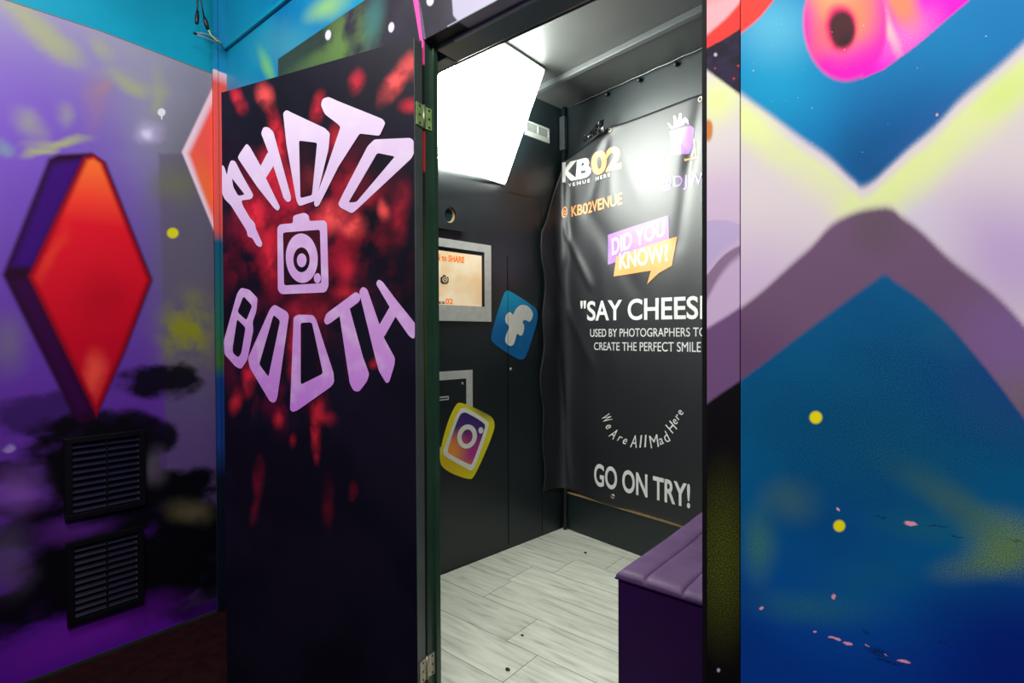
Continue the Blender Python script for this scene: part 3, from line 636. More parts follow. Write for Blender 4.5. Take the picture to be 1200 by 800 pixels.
# payment hatch
t = empty('payment_hatch', PL_il.P(*PL_il.at(540, 533)), 'black hatch with coin slot in a steel frame below the screen', 'hatch')
aR, zT = PL_il.at(553.2, 433.2); aI, zIT = PL_il.at(546, 443.2); _, zB_ = PL_il.at(553, 529); _, zIB = PL_il.at(546, 518); aL0 = aR-.46; aLI = aL0+.03
k = NB(); pbox(k, PL_il, (aL0, zIT, 0), (aR, zT, .004)); pbox(k, PL_il, (aL0, zB_, 0), (aR, zIB, .004)); pbox(k, PL_il, (aL0, zIB, 0), (aLI, zIT, .004)); pbox(k, PL_il, (aI, zIB, 0), (aR, zIT, .004))
obj('steel_frame', k, M_steel, t)
k = NB(); pbox(k, PL_il, (aLI, zIB, 0), (aI-.002, zIT-.002, .0035)); hp = obj('door', k, M_inner, t); screw(541.8, 449, Plane(PL_il.P(0, 0, .0035), PL_il.A, PL_il.B, PL_il.N), hp, .007)
sa, sb = PL_il.at(526.6, 468); _, sc_ = PL_il.at(526.6, 463.5); k = NB(); pbox(k, PL_il, (sa-.13, sb, .0035), (sa-.008, sc_, .006)); obj('coin_slot', k, M_steel, t); k = NB(); pbox(k, PL_il, (sa-.12, (sb+sc_)/2-.003, .006), (sa-.014, (sb+sc_)/2+.003, .0065)); obj('slot_opening', k, M_gap, t)

# sprayed app symbols on the inner wall
pg = Paint('sprayed yellow', PL_il, (0, 0, 0), .5, .3, warp=(.01, 20)); pg.base(S(226, 214, 30)); pg.lay(S(120, 110, 60), pg.blob(565, 482, 16, 7, 30), .8); pg.lay(S(210, 160, 20), pg.blob(522, 545, 30, 16, 20), .6); My = pg.done()
k = NB(); o3 = (505, 420, 5.333)
yo = chaikin([(40, 640), (90, 420), (150, 285), (185, 270), (350, 345), (392, 380), (395, 450), (268, 740), (235, 757), (95, 705)], 2)
shape_bm(k, [pxs(PL_il, yo, *o3)], off(PL_il, .0048), .0006); ys = obj('painted_camera_symbol', k, My, il, (0, 0, 0))
wo = chaikin([(68, 585), (85, 540), (160, 335), (192, 305), (228, 312), (352, 388), (360, 425), (272, 678), (245, 700), (225, 690), (85, 612)], 2)
wi = chaikin([(97, 572), (168, 358), (198, 333), (226, 340), (330, 402), (336, 430), (256, 655), (240, 664), (105, 592)], 2)
pg = Paint('sprayed sunset blend', PL_il, (0, 0, 0), .5, .3, warp=(.01, 20)); pg.base(S(66, 44, 112)); pg.lay(S(190, 54, 140), pg.blob(548, 530, 22, 24), .95); pg.lay(S(240, 150, 50), pg.blob(527, 528, 18, 22, 0, .2), .95); pg.lay(S(235, 120, 60), pg.blob(545, 545, 16, 8), .7); Mi = pg.done()
k = NB(); shape_bm(k, [pxs(PL_il, wo, *o3)], off(PL_il, .0055), .0004); obj('symbol_field', k, Mi, ys, (0, 0, 0))
M_wp = mat('white spray paint', S(226, 226, 216), .5, .3, noise=.04, nscale=40)
k = NB(); shape_bm(k, [pxs(PL_il, wo, *o3), pxs(PL_il, wi, *o3)], off(PL_il, .006), .0005); shape_bm(k, [pxs(PL_il, ell(221, 486, 61, 76, 28, 12), *o3), pxs(PL_il, ell(221, 487, 34, 46, 24, 12), *o3)], off(PL_il, .006), .0005); shape_bm(k, [pxs(PL_il, ell(307, 448, 15, 20), *o3)], off(PL_il, .006), .0005); obj('symbol_outline', k, M_wp, ys)
pg = Paint('sprayed blue', PL_il, (0, 0, 0), .5, .3, warp=(.01, 20)); pg.base(S(12, 110, 172)); pg.lay(S(24, 160, 200), pg.blob(600, 345, 30, 26), .95); pg.lay(S(4, 92, 156), pg.blob(590, 405, 40, 24), .6); Mb = pg.done()
o4 = (560, 330, 7.27); k = NB(); shape_bm(k, [pxs(PL_il, chaikin([(106, 460), (210, 125), (235, 76), (268, 74), (485, 215), (510, 262), (506, 335), (412, 640), (372, 668), (320, 652), (120, 522)], 2), *o4)], off(PL_il, .0013), .0006); bs = obj('painted_letter_symbol', k, Mb, il, (0, 0, 0))
k = NB(); shape_bm(k, [pxs(PL_il, chaikin([(298, 290), (320, 230), (368, 193), (425, 203), (468, 262), (465, 300), (440, 350), (402, 322), (372, 338), (398, 380), (378, 460), (348, 458), (330, 432), (310, 522), (285, 550), (252, 540), (226, 505), (240, 440), (272, 382), (228, 345), (233, 290), (258, 258), (282, 262)], 2), *o4)], off(PL_il, .0021), .0005); obj('letter', k, M_wp, bs)

# ------------------------------------------------------------------ vinyl banner on the back wall
OFFS = .03
cOf = meet(PL_il.O+PL_il.N*.024, PL_il.A, PL_ib.O+PL_ib.N*OFFS, PL_ib.A)
PL_bn = Plane((cOf[0], cOf[1], 0), dB, (0, 0, 1), PL_ib.N)
QR = .075
def bpath(s):
    """plan position and normal of the banner: s > 0 along the back wall, s < 0 along the left wall"""
    if s >= QR: return PL_bn.O+PL_bn.A*s, PL_bn.N
    if s <= -QR: return PL_bn.O+PL_il.A*s, PL_il.N
    u = (s+QR)/(2*QR); p0 = PL_bn.O-PL_il.A*QR; p2 = PL_bn.O+PL_bn.A*QR; n = PL_il.N*(1-u)+PL_bn.N*u
    return p0*(1-u)**2+2*u*(1-u)*PL_bn.O+p2*u*u, n/np.linalg.norm(n)
def fold(s, z, a, b, wd, h):
    a, b = np.array(a), np.array(b); d = b-a; L = np.linalg.norm(d); d = d/L; p = np.array([s, z])-a; t = p@d
    e = max(0, -t, t-L); q = abs(p[0]*d[1]-p[1]*d[0]); return h*math.exp(-(q/wd)**2-(e/(wd*2.2))**2)
FOLDS = []
def fpx(p, q, wd, h): FOLDS.append((PL_bn.at(*p), PL_bn.at(*q), wd, h))
fpx((716, 153), (672, 215), .028, .006); fpx((716, 153), (690, 240), .030, -.005); fpx((718, 153), (745, 215), .05, .004); fpx((716, 153), (716, 230), .03, .004)
fpx((658, 262), (690, 330), .022, .009); fpx((664, 200), (662, 300), .03, .010); fpx((650, 330), (690, 420), .03, .007); fpx((655, 420), (668, 560), .025, .008); fpx((690, 250), (740, 330), .05, -.006)
fpx((820, 118), (806, 190), .03, -.007); fpx((808, 180), (795, 280), .03, -.006); fpx((700, 300), (720, 420), .06, .004); fpx((790, 330), (770, 440), .08, .004)
def bnz(s, z):
    h = .0025*math.sin(7*s+2.2*z+.6)+.002*math.sin(11*s-3.1*z)
    for f in FOLDS: h += fold(s, z, *f)
    if s < .3: h += .006*math.sin(21*s+3*z)*max(0, min(1, (.3-s)/.2))+.003*math.sin(9*z+10*s)*max(0, min(1, (.3-s)/.2))
    return max(h, -.024)
def bnp(s, z, c=0):
    p, n = bpath(s); p = p+n*(bnz(s, z)+c); return (p[0], p[1], z)
s1 = PL_bn.at(831, 300)[0]+.42; sg = PL_bn.at(716, 152)[0]
zt = lambda s: 2.392 if s > sg else 2.392-.10*min(1, (sg-s)/.34)**1.2
zb = lambda s: .318+.03*max(0, min(1, (.18-s)/.3))-.012*math.exp(-((s-.34)/.12)**2)
sl = lambda v: (-.19+.012*math.sin(14*v)+.01*math.sin(33*v)) if v < .78 else -.19+(.19+.0)*((v-.78)/.22)**.8
k = NB(); NU, NV = 110, 150; g = []
for j in range(NV+1):
    v = j/NV; row = []
    for i in range(NU+1):
        s = sl(v)+(s1-sl(v))*(i/NU); z = zb(s)+(zt(s)-zb(s))*v; row.append(k.verts.new(bnp(s, z)))
    g.append(row)
for j in range(NV):
    for i in range(NU): k.faces.new((g[j][i], g[j][i+1], g[j+1][i+1], g[j+1][i]))
def vinyl(name, col, rough=.5): return mat(name, col, rough, .75, 0, None, 0, .05, 20)
M_vinyl = vinyl('black glossy vinyl', S(22, 23, 30)); M_vw = vinyl('white printed vinyl', S(226, 226, 224)); M_vo = vinyl('orange printed vinyl', S(240, 148, 80)); M_vp = vinyl('purple printed vinyl', S(150, 104, 214))
t = empty('banner', PL_bn.P(.5, .31, 0), 'glossy black printed banner hanging on the booth back wall', 'banner')
bo = obj('vinyl_sheet', k, M_vinyl, t, None, True)
md = bo.modifiers.new('thickness', 'SOLIDIFY'); md.thickness = .0008; md.offset = -1
bmap = lambda c0: (lambda a, b, c: bnp(a, b, c+c0))
def btext(name, body, quad, m_, bold=.0, c0=.0010, spacing=1.0, shear=0, label=None):
    k = NB(); text_bm(k, body, [PL_bn.at(*p) for p in quad], bmap(c0), bold, .0006, .03, spacing, shear); o = obj(name, k, m_, t)
    if label: o['label'] = label
    return o
btext('slogan', '"SAY CHEESE"', [(680.7, 376), (846, 373.5), (846, 344), (680.7, 352.5)], M_vw, .018)
btext('slogan', 'USED BY PHOTOGRAPHERS TO', [(691.7, 394.6), (828, 394.2), (828, 383.4), (691.7, 385.4)], M_vw, .0)
btext('slogan', 'CREATE THE PERFECT SMILE', [(696, 410), (821.5, 412.5), (821.5, 400.5), (696, 401)], M_vw, .0)
btext('slogan', 'GO ON TRY!', [(696.7, 568.5), (809.5, 595.5), (809.5, 567), (696.7, 542)], M_vw, .022)
btext('venue_logo', 'KB', [(658.4, 216), (693, 206.5), (693, 183), (658.4, 193)], M_vw, .045)
btext('venue_logo', '02', [(693.5, 206.5), (729.3, 197.5), (729.3, 169.4), (693.5, 180)], M_vo, .045)
btext('venue_line', 'VENUE', [(668, 219.8), (691.5, 213.3), (691.5, 209.4), (668, 216)], M_vw, .01, .001, 1.5); btext('venue_line', 'HERE', [(698, 211.5), (715.5, 206.6), (715.5, 202.6), (698, 207.6)], M_vw, .01, .001, 1.5)
btext('venue_handle', 'KB02VENUE', [(670.6, 254.3), (729.3, 239.3), (729.3, 225.2), (670.6, 242)], M_vo, .012)
def bshape(name, loops, m_, c0=.0010):
    k = NB(); shape_bm(k, [[PL_bn.at(*p) for p in lp] for lp in loops], bmap(c0), .0006, .03); return obj(name, k, m_, t)
bshape('camera_mark', [chaikin([(658.2, 244.5), (665.4, 242), (665.4, 254.5), (658.2, 257.5)], 2), chaikin([(659.4, 245.6), (664.2, 244), (664.2, 253.6), (659.4, 255.8)], 2)], M_vo)
bshape('camera_mark', [ell(661.8, 250, 1.7, 3.1), ell(661.8, 250, .9, 1.8)], M_vo)
bshape('speech_box', [[(711.9, 275.1), (783.4, 252.3), (784.5, 284), (712.5, 310)]], M_vp)
bshape('speech_bubble', [[(722, 300.4), (793, 277), (788, 311.4), (773, 319.7), (759.2, 332.9), (763.9, 316.9), (719.3, 323.8)]], M_vo, .0017)
btext('question', 'DID YOU', [(716.6, 299.3), (779.8, 276), (779.8, 256.4), (716.6, 279.6)], M_vw, .018, .0017)
btext('question', 'KNOW?', [(725.7, 316), (784.5, 306), (783, 285), (725.7, 296.3)], M_vw, .018, .0024)
c7 = lambda pts: [(740+x/5.333, 110+y/5.333) for x, y in pts]
bshape('crown_mark', [c7([(225, 180), (240, 186), (252, 205), (266, 200), (262, 137), (274, 137), (288, 178), (300, 122), (312, 122), (315, 168), (335, 145), (352, 160), (358, 192), (340, 172), (325, 195), (250, 220), (236, 205)])], M_vw)
bshape('purple_patch', [c7([(240, 232), (365, 196), (388, 212), (374, 330), (352, 372), (250, 384)])], M_vp)
bshape('corner_mark', [c7([(326, 405), (394, 390), (380, 282), (390, 282), (404, 400), (328, 417)])], M_vo); bshape('corner_mark', [c7([(182, 425), (204, 378), (212, 380), (196, 418), (240, 410), (242, 420)])], M_vo)
btext('social_handle', '@DJW', [(773.5, 224.5), (823, 220.5), (823, 201.5), (773.5, 207)], M_vp, .01, .001, 1.15)
hand = [('W', 78, 505, 62, 72, 52), ('e', 92, 578, 52, 40, 28), ('A', 140, 640, 36, 76, 44), ('r', 190, 683, 24, 40, 26), ('e', 232, 704, 18, 42, 28), ('A', 312, 705, 6, 92, 50), ('l', 366, 705, 3, 92, 11), ('l', 406, 703, 0, 92, 11), ('M', 480, 706, -12, 92, 62), ('a', 542, 706, -24, 46, 32), ('d', 584, 668, -32, 82, 36), ('H', 630, 585, -46, 84, 50), ('e', 664, 540, -50, 40, 28), ('r', 688, 500, -54, 38, 24), ('e', 712, 462, -58, 40, 28)]
k = NB()
for ch, cx, cy, rot, h_, w_ in hand:
    c, s_ = math.cos(R_(rot)), math.sin(R_(rot)); q = []
    for ux, uy in ((-w_/2, h_/2), (w_/2, h_/2), (w_/2+6, -h_/2), (-w_/2+6, -h_/2)): q.append(PL_bn.at(700+(cx+1.15*(ux*c-uy*s_))/7.27, 420+(cy+1.15*(ux*s_+uy*c))/7.27))
    text_bm(k, ch, q, bmap(.001), .0, .0006, .03)
obj('handwritten_line', k, M_vw, t)
for i, (px, py) in enumerate(((716.5, 153), (820.3, 115.5), (718, 581.5))):
    a, b = PL_bn.at(px, py); k = NB(); c = np.array(bnp(a, b, .001)); ring = [c+PL_bn.A*(.010*math.cos(q))+PL_bn.B*(.010*math.sin(q)) for q in np.linspace(0, 2*math.pi, 17)]
    tube(k, ring, .004, 8, False); obj('eyelet', k, M_dull_steel, t, None, True)
# crumpled tape at the banner's top left fixing
a0, b0_ = PL_bn.at(690, 166); a1, b1_ = PL_bn.at(715, 152); k = NB(); gr = []
for i in range(19):
    u = i/18; row = []
    for j in range(7):
        v = j/6-.5; a = a0+(a1-a0)*u; b = b0_+(b1_-b0_)*u+.012*u
        row.append(k.verts.new(Vector(PL_bn.P(a, b+v*.05*(.5+.9*u), .047+.010*random.random()+.008*math.sin(7*u+5*v)))))
    gr.append(row)
for i in range(18):
    for j in range(6): k.faces.new((gr[i][j], gr[i+1][j], gr[i+1][j+1], gr[i][j+1]))
o = obj('tape', k, mat('shiny black tape', S(12, 12, 14), .2, .6), None); tag(o, 'crumpled strip of shiny black tape at the top edge of the banner', 'tape')
md = o.modifiers.new('thickness', 'SOLIDIFY'); md.thickness = .0015

# ------------------------------------------------------------------ purple bench
BX0, BX1, BY0, BY1, BT = -.788, -.34, 1.455, 2.38, ZB+.45
t = empty('bench', ((BX0+BX1)/2, (BY0+BY1)/2, ZB), 'purple upholstered box bench with stitched channels inside the booth', 'bench')
M_velvet = mat('shaded purple upholstery', S(36, 6, 58), .7, .1, noise=.15, nscale=7, bump=.06, bscale=90)  # shade on the bench front is put into this darker base colour
pv = bpy.data.materials.new('worn purple seat vinyl'); 
M_seat = mat('worn purple seat cover', S(80, 56, 92), .55, .3, noise=.26, nscale=11, bump=.05, bscale=70)
k = NB(); box(k, (BX0+.004, BY0+.004, ZB), (BX1-.004, BY1, BT-.027), .006); obj('base', k, M_velvet, t, None, False)
k = NB(); NX, NY = 96, 40; g = []; seams = [-.694, -.578, -.462]
def seat_z(x, y):
    e = min(x-BX0, BX1-x, y-BY0, BY1-y); z = BT-.016*math.exp(-e/.009)
    for sx_ in seams: z -= .006*math.exp(-abs(x-sx_)/.005)
    return z+.0025*math.sin(9*y+3*x)*math.sin(11*x)
xs = sorted(set(list(np.linspace(BX0, BX1, NX))+[v+d for v in seams for d in (-.004, -.002, 0, .002, .004)]+[BX0+.003, BX0+.006, BX1-.003]))
ysl = [BY0, BY0+.003, BY0+.006, BY0+.01, BY0+.016, BY0+.03]+list(np.linspace(BY0+.05, BY1, NY))
for x in xs: g.append([k.verts.new((x, y, seat_z(x, y))) for y in ysl])
for i in range(len(xs)-1):
    for j in range(len(ysl)-1): k.faces.new((g[i][j], g[i+1][j], g[i+1][j+1], g[i][j+1]))
def skirt(vs):
    lo = [k.verts.new((v.co.x, v.co.y, BT-.026)) for v in vs]
    for i in range(len(vs)-1): k.faces.new((vs[i], lo[i], lo[i+1], vs[i+1]))
skirt([r_[0] for r_ in g]); skirt([r_[-1] for r_ in g][::-1]); skirt(g[0][::-1]); skirt(g[-1])
bmesh.ops.remove_doubles(k, verts=k.verts, dist=1e-6); bmesh.ops.recalc_face_normals(k, faces=k.faces)
obj('seat_pad', k, M_seat, t, None, True)
k = NB(); tube(k, [(BX0-.001, BY1, BT-.024), (BX0-.001, BY0-.001, BT-.024), (BX1, BY0-.001, BT-.024)], .0026, 8); obj('piping', k, M_velvet, t, None, True)

# ------------------------------------------------------------------ the open door
DZ0, DZ1 = .03, 2.078
t = empty('door_1', (PIN[0], PIN[1], DZ0), 'black booth door standing open with sprayed PHOTO BOOTH lettering', 'door', None, 'structure')
do = (0, 0, 0)
P = Paint('door spray paint', PL_door, do, .5, .15, warp=(.02, 9), fine=.003)
P.base(S(18, 15, 30)); P.lay(S(11, 9, 22), P.noise(3, .4, .6))
ns = P.noise(13, .4, .58, 4); nst = P.ma('MULTIPLY_ADD', ns, .6, .4); P.lay(S(190, 22, 46), P.mul(P.blob(350, 265, 75, 70), P.noise(10, .38, .6)), .75)
R1, R2, R3 = S(226, 40, 58), S(255, 88, 84), S(150, 20, 46)
P.lay(R3, P.mul(P.blob(345, 270, 105, 100, 0, .1), P.noise(8, .45, .62)), .6); P.lay(S(120, 12, 52), P.mul(P.blob(330, 420, 70, 70), P.noise(8, .48, .66, 4, (1.6, .7))), .7)
for c in [(463, 96, 13, 40, 32, R2, 1), (488, 78, 16, 22, 20, R2, .7), (418, 96, 12, 18, 10, R1, .6), (310, 112, 11, 22, -14, R2, .75), (279, 116, 9, 24, -20, R1, .75), (482, 124, 16, 12, 0, R1, .6), (326, 165, 9, 52, -14, R1, .95), (372, 130, 9, 26, 12, R1, .8), (395, 165, 14, 30, 10, R1, .6),
          (345, 222, 22, 30, 0, R1, .9), (318, 205, 14, 40, -12, R1, .8), (300, 252, 17, 44, -18, R1, 1), (316, 300, 12, 40, 0, R1, .85), (388, 254, 22, 24, 0, R2, .85), (414, 268, 18, 18, 0, R2, .95), (420, 220, 28, 34, 20, R1, .7), (450, 245, 9, 16, 0, R2, .7), (470, 248, 12, 44, 5, R1, .4), (404, 312, 14, 26, 0, R1, .6), (366, 205, 14, 20, 0, R2, .7),
          (360, 365, 30, 20, 0, R1, .5), (345, 405, 9, 46, 5, R1, .8), (292, 440, 10, 30, 8, R1, .8), (276, 470, 8, 22, 5, R1, .6), (326, 490, 8, 16, 8, R1, .6), (370, 512, 7, 34, 0, R1, .75), (343, 516, 5, 12, 0, R1, .35), (303, 560, 8, 32, 5, R3, .5), (298, 600, 6, 22, 5, R3, .35), (414, 574, 5, 16, 0, R3, .4), (385, 590, 9, 40, 0, R3, .25), (438, 424, 7, 9, 0, R1, .7), (405, 345, 18, 16, 0, R1, .6), (380, 490, 16, 12, 0, R1, .4), (372, 480, 9, 22, 0, R1, .6)]:
    P.lay(c[5], P.mul(P.blob(c[0], c[1], c[2]*.8, c[3]*.72, c[4]), nst), c[6])
for hp_, og in (([(84, 490), (142, 564), (112, 570), (90, 530)], (250, 80, 3.81)), ([(384, 323), (465, 333), (442, 567), (390, 580)], (250, 80, 3.81)), ([(733, 378), (812, 394), (640, 597), (604, 600)], (250, 80, 3.81)), ([(255, 95), (410, 85), (415, 300), (258, 310)], (250, 240, 3.2)),
               ([(114, 342), (147, 378), (125, 433), (91, 402)], (250, 240, 3.2)), ([(90, 428), (122, 460), (106, 556), (74, 556)], (250, 240, 3.2)), ([(227, 412), (252, 434), (208, 645), (173, 598)], (250, 240, 3.2)), ([(329, 442), (371, 440), (413, 632), (329, 674)], (250, 240, 3.2))):
    P.lay(S(14, 11, 24), P.poly([(og[0]+x/og[2], og[1]+y/og[2]) for x, y in hp_], .006, None, .003), .85)
M_door = P.done()
k = NB(); pbox(k, PL_door, (0, DZ0, -DT), (DW, DZ1, 0), .0012); leaf = obj('leaf', k, M_door, t, do)
M_dedge = mat('worn dark grey door edge', S(80, 90, 86), .4, .5, noise=.2, nscale=6)
k = NB(); pbox(k, PL_door, (-.0012, DZ0+.001, -DT+.001), (.0004, DZ1-.001, -.001)); obj('edge', k, M_dedge, t)
PLt = Paint('lilac spray paint', PL_door, (0, 0, 0), .5, .35); PLt.base(PLt.ramp([((380, 130), S(222, 206, 226)), ((380, 230), S(214, 186, 220)), ((380, 300), S(206, 162, 214)), ((380, 400), S(200, 146, 212)), ((380, 470), S(198, 128, 218))])); PLt.lay(S(232, 222, 234), PLt.noise(14, .45, .75), .35); M_let = PLt.done()
o5 = (250, 80, 3.81); o6 = (250, 240, 3.2)
dm = lambda i: (lambda a, b, c: PL_door.P(a, b, c+.0006+.00035*i))
def letters(name, items, og, label=None):
    k = NB()
    for i, it in enumerate(items):
        loops = [pxs(PL_door, lp if len(lp) > 19 and len(it) == 1 else roundc(lp), *og) for lp in it]
        loops = [[(max(.001, min(DW-.001, a)), b) for a, b in lp] for lp in loops]
        shape_bm(k, loops, dm(i % 3), .0005)
    return obj(name, k, M_let, leaf, (0, 0, 0))
letters('lettering', [
    [[(40, 430), (50, 440), (62, 478), (68, 440), (80, 410), (98, 414), (126, 470), (180, 566), (172, 584), (126, 590), (132, 612), (165, 670), (186, 690), (190, 715), (220, 782), (215, 800), (195, 792), (175, 757), (155, 752), (150, 725), (80, 612), (50, 582), (40, 556)], [(84, 490), (142, 564), (112, 570), (90, 530)]],
    [[(110, 400), (118, 383), (150, 336), (164, 350), (215, 440), (238, 495), (300, 622), (290, 638), (273, 625), (198, 530)]],
    [[(215, 290), (226, 263), (247, 263), (270, 285), (348, 572), (348, 594), (332, 599), (316, 580), (268, 430)]],
    [[(205, 450), (246, 372), (280, 420), (230, 500)]],
    [[(313, 200), (328, 186), (350, 198), (500, 268), (522, 290), (516, 360), (472, 540), (456, 592), (385, 616), (373, 592), (328, 340)], [(384, 323), (465, 333), (442, 567), (390, 580)]],
    [[(482, 165), (489, 138), (515, 128), (560, 148), (757, 227), (770, 245), (744, 302), (722, 300), (655, 292), (560, 440), (473, 614), (457, 620), (450, 602), (500, 470), (570, 262), (553, 246), (500, 206)]],
    [[(558, 606), (580, 560), (690, 348), (720, 318), (882, 311), (896, 325), (899, 372), (886, 402), (640, 632), (620, 648), (600, 638), (568, 622)], [(733, 378), (812, 394), (640, 597), (604, 600)]],
], o5)
letters('lettering', [
    [[(40, 510), (90, 333), (105, 310), (136, 318), (167, 350), (162, 400), (148, 440), (151, 470), (128, 582), (105, 616), (84, 606), (43, 560)], [(114, 342), (147, 378), (125, 433), (91, 402)], [(90, 428), (122, 460), (106, 556), (95, 573), (74, 556), (73, 538)]],
    [[(131, 575), (215, 388), (230, 373), (277, 400), (285, 415), (241, 722), (233, 742), (214, 738), (138, 610)], [(227, 412), (252, 434), (208, 645), (173, 598)]],
    [[(289, 768), (303, 420), (320, 411), (376, 413), (387, 430), (452, 630), (455, 666), (441, 683), (320, 768), (300, 777)], [(329, 442), (371, 440), (413, 632), (329, 674)]],
    [[(415, 435), (424, 408), (536, 325), (555, 340), (549, 362), (440, 443), (424, 451)]], [[(472, 398), (510, 380), (562, 570), (586, 635), (577, 662), (548, 700), (528, 698), (513, 670)]],
    [[(548, 325), (560, 306), (577, 314), (587, 340), (642, 500), (683, 575), (680, 602), (661, 664), (650, 669), (622, 622), (608, 570)]], [[(610, 295), (620, 278), (636, 289), (680, 348), (758, 445), (764, 470), (753, 504), (735, 492), (678, 410)]], [[(612, 470), (672, 366), (698, 395), (640, 498)]],
], o6)
letters('camera_symbol', [
    [[(241, 86), (250, 73), (300, 69), (300, 42), (315, 36), (345, 29), (360, 42), (360, 61), (418, 58), (427, 70), (433, 305), (422, 328), (256, 335), (243, 320)], [(262, 104), (401, 93), (406, 294), (266, 302)]],
    [ell(333, 200, 60, 93, 32, -3), ell(332, 206, 31, 47, 24)], [ell(333, 208, 18, 26, 20)], [ell(391, 275, 13, 19, 20)],
], o6)
# hinges
def hinge(zc, mt, part):
    h = NB()
    zl = .062/2
    box(h, (-1.1602, 1.0205, zc-zl), (-1.1572, 1.046, zc+zl)); o = obj('hinge', h, mt, t)
    k = NB(); pbox(k, PL_door, (-.0042, zc-zl, -DT+.002), (-.0012, zc+zl, -.008)); obj('hinge_leaf', k, mt, o)
    k = NB(); c = PIN+np.array([.004, .003, 0]); tube(k, [(c[0], c[1], zc-zl-.002), (c[0], c[1], zc+zl+.002)], .0042, 10); obj('knuckle', k, M_dull_steel, o, None, True)
    k = NB()
    for dz in (-.024, 0, .024):
        disc(k, (-1.1573, 1.036, zc+dz), (1, 0, 0), .0035, .001, 8); disc(k, PL_door.P(-.0042, zc+dz, -.022), -PL_door.A, .0035, .001, 8)
    obj('hinge_screws', k, M_black_trim, o)
    return o
hz = lambda py: PL_face.at(497, py)[1]
o = hinge(hz(138), mat('lime painted hinge', S(150, 190, 110), .45, .4, .2, noise=.25, nscale=50), None); o['label'] = 'lime green painted hinge near the door top'
o = hinge(hz(778), M_dull_steel, None); o['label'] = 'bare metal hinge near the door bottom'

# ------------------------------------------------------------------ louvred grilles on the left wall
M_vent = mat('black painted grille', S(7, 5, 12), .4, .3, noise=.3, nscale=12)
M_slat = mat('dark violet grille slats', S(10, 7, 30), .3, .35, noise=.3, nscale=25)
def grille(y0, y1, z0, z1, label):
    t = empty('louvre_vent', (-2.57, (y0+y1)/2, z0), label, 'vent', 'black louvred vents on the painted wall')
    k = NB(); b = .022; x0, x1 = -2.57, -2.552
    box(k, (x0, y0, z0), (x1, y1, z0+b), .002); box(k, (x0, y0, z1-b), (x1, y1, z1), .002); box(k, (x0, y0, z0+b), (x1, y0+b, z1-b)); box(k, (x0, y1-b, z0+b), (x1, y1, z1-b)); ym = (y0+y1)/2; box(k, (x0, ym-.004, z0+b), (x1-.004, ym+.004, z1-b))
    obj('frame', k, M_vent, t)
    n = 11
    for i in range(n):
        z = z0+b+(z1-z0-2*b)*(i+.5)/n; k = NB()
        v = [k.verts.new(c) for c in ((x0+.001, y0+b, z+.010), (x0+.001, y1-b, z+.010), (x1-.003, y1-b, z-.006), (x1-.003, y0+b, z-.006), (x0+.001, y0+b, z+.007), (x0+.001, y1-b, z+.007), (x1-.003, y1-b, z-.009), (x1-.003, y0+b, z-.009))]
        for f in ((0, 1, 2, 3), (7, 6, 5, 4), (0, 4, 5, 1), (1, 5, 6, 2), (2, 6, 7, 3), (3, 7, 4, 0)): k.faces.new([v[q] for q in f])
        bmesh.ops.recalc_face_normals(k, faces=k.faces); obj('slat', k, M_slat, t)
grille(.467, .725, .56, .872, 'upper of two black louvred vents in the purple painted wall')
grille(.470, .715, .16, .478, 'lower of two black louvred vents in the purple wall near the floor')

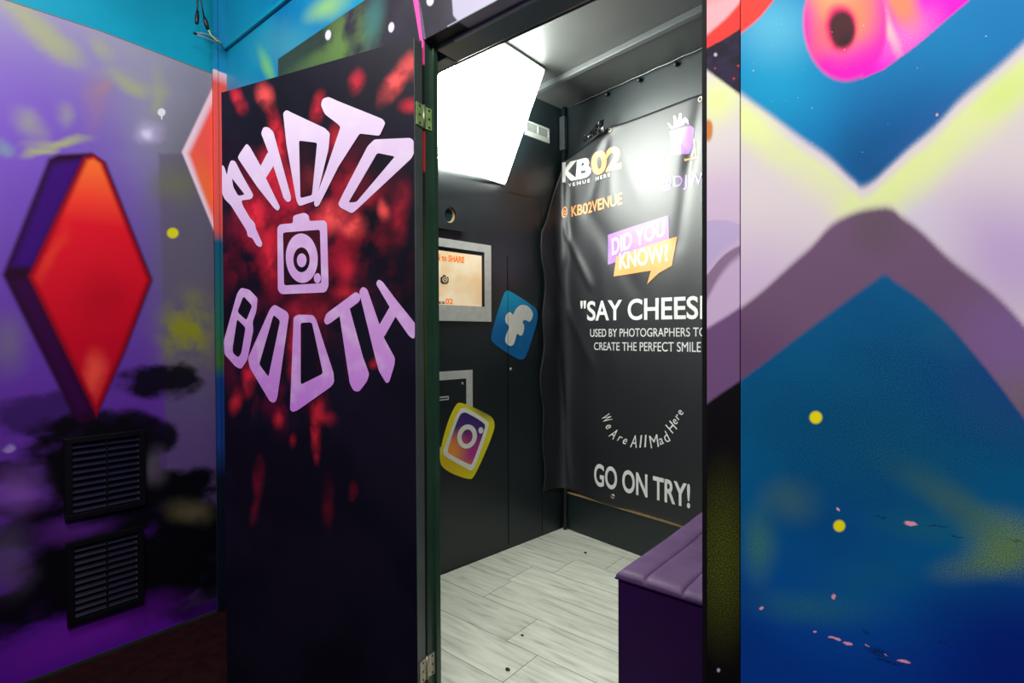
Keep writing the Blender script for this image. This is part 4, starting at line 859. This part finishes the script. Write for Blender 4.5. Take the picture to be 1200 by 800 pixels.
# ------------------------------------------------------------------ cables and conduit in the upper left corner
k = NB(); box(k, (-2.56, 1.050, 2.560), (-1.7, 1.064, 2.578), .004); struct('trim_11', k, M_blue2)
PLc = Plane((-2.50, 0, 0), (0, 1, 0), (0, 0, 1), (1, 0, 0)); cpt = lambda px, py: PLc.P(*PLc.at(px, py))
t = empty('hanging_cable', cpt(231, 28), 'short black cable hanging by itself with a plug at its end', 'cable')
k = NB(); tube(k, [cpt(229, -60), cpt(231, -20), cpt(231.5, 2), cpt(231, 20)], .0032, 8); obj('lead', k, M_blackrubber, t, None, True)
k = NB(); tube(k, [cpt(231.5, 12), cpt(231.2, 17), cpt(230.8, 22), cpt(230.6, 27.5), cpt(230.7, 28.5)], [.004, .0075, .0085, .0075, .004], 10); obj('plug', k, M_blackrubber, t, None, True)
t = empty('hanging_cable', cpt(243, 34), 'black cable with connector joined to pale loose wires in the blue corner', 'cable')
k = NB(); tube(k, [cpt(227, -60), cpt(233, -20), cpt(236, 4), cpt(239.5, 22)], .0032, 8); obj('lead', k, M_blackrubber, t, None, True)
k = NB(); tube(k, [cpt(239, 19), cpt(240.5, 24), cpt(242, 29), cpt(243.5, 34), cpt(244, 35)], [.004, .009, .0095, .007, .004], 10); obj('connector', k, M_blackrubber, t, None, True)
M_wire = mat('pale yellow wire', S(210, 215, 120), .5); M_wire2 = mat('bare copper coloured wire', S(190, 160, 140), .45)
e_ = np.array([-2.553, 1.04, 2.575])
k = NB(); tube(k, [cpt(243.5, 33), cpt(247, 41), cpt(253, 47), cpt(259, 49.5), e_], .0026, 8); obj('wire', k, M_wire, t, None, True)
k = NB(); tube(k, [cpt(229, 38.5), cpt(238, 39), cpt(248, 41.5), cpt(258, 48), e_+np.array([0, .0, .002])], .0018, 8); obj('strand', k, M_wire2, t, None, True)
k = NB(); tube(k, [cpt(229, 40), cpt(238, 43), cpt(250, 48), e_+np.array([0, 0, -.004])], .0018, 8); obj('strand', k, M_wire2, t, None, True)
k = NB(); tube(k, [cpt(226.5, 38.5), cpt(228.5, 39.2), cpt(230.5, 39.5)], [.004, .006, .004], 8); obj('end_cap', k, M_blackrubber, t, None, True)

# small dark debris on the pale floor
M_deb = mat('dark crumb', S(30, 26, 22), .8)
for px, py, r, lb_ in ((686, 648, .008, 'small dark crumb on the pale floor near the back wall'), (595, 785, .008, 'round dark crumb on the pale floor close to the doorway'), (612, 745, .006, 'brown crumb on a pale floorboard in front of the bench')):
    p = hit(px, py, (0, 0, 1), ZB); k = NB(); bmesh.ops.create_icosphere(k, subdivisions=2, radius=r)
    for v in k.verts: v.co = Vector((v.co.x*(1+.3*random.random())+p[0], v.co.y*(.8+.3*random.random())+p[1], ZB+.0035+v.co.z*.42))
    o = obj('crumb', k, M_deb, None, None, True); tag(o, lb_, 'crumb', 'crumbs on the floorboards')
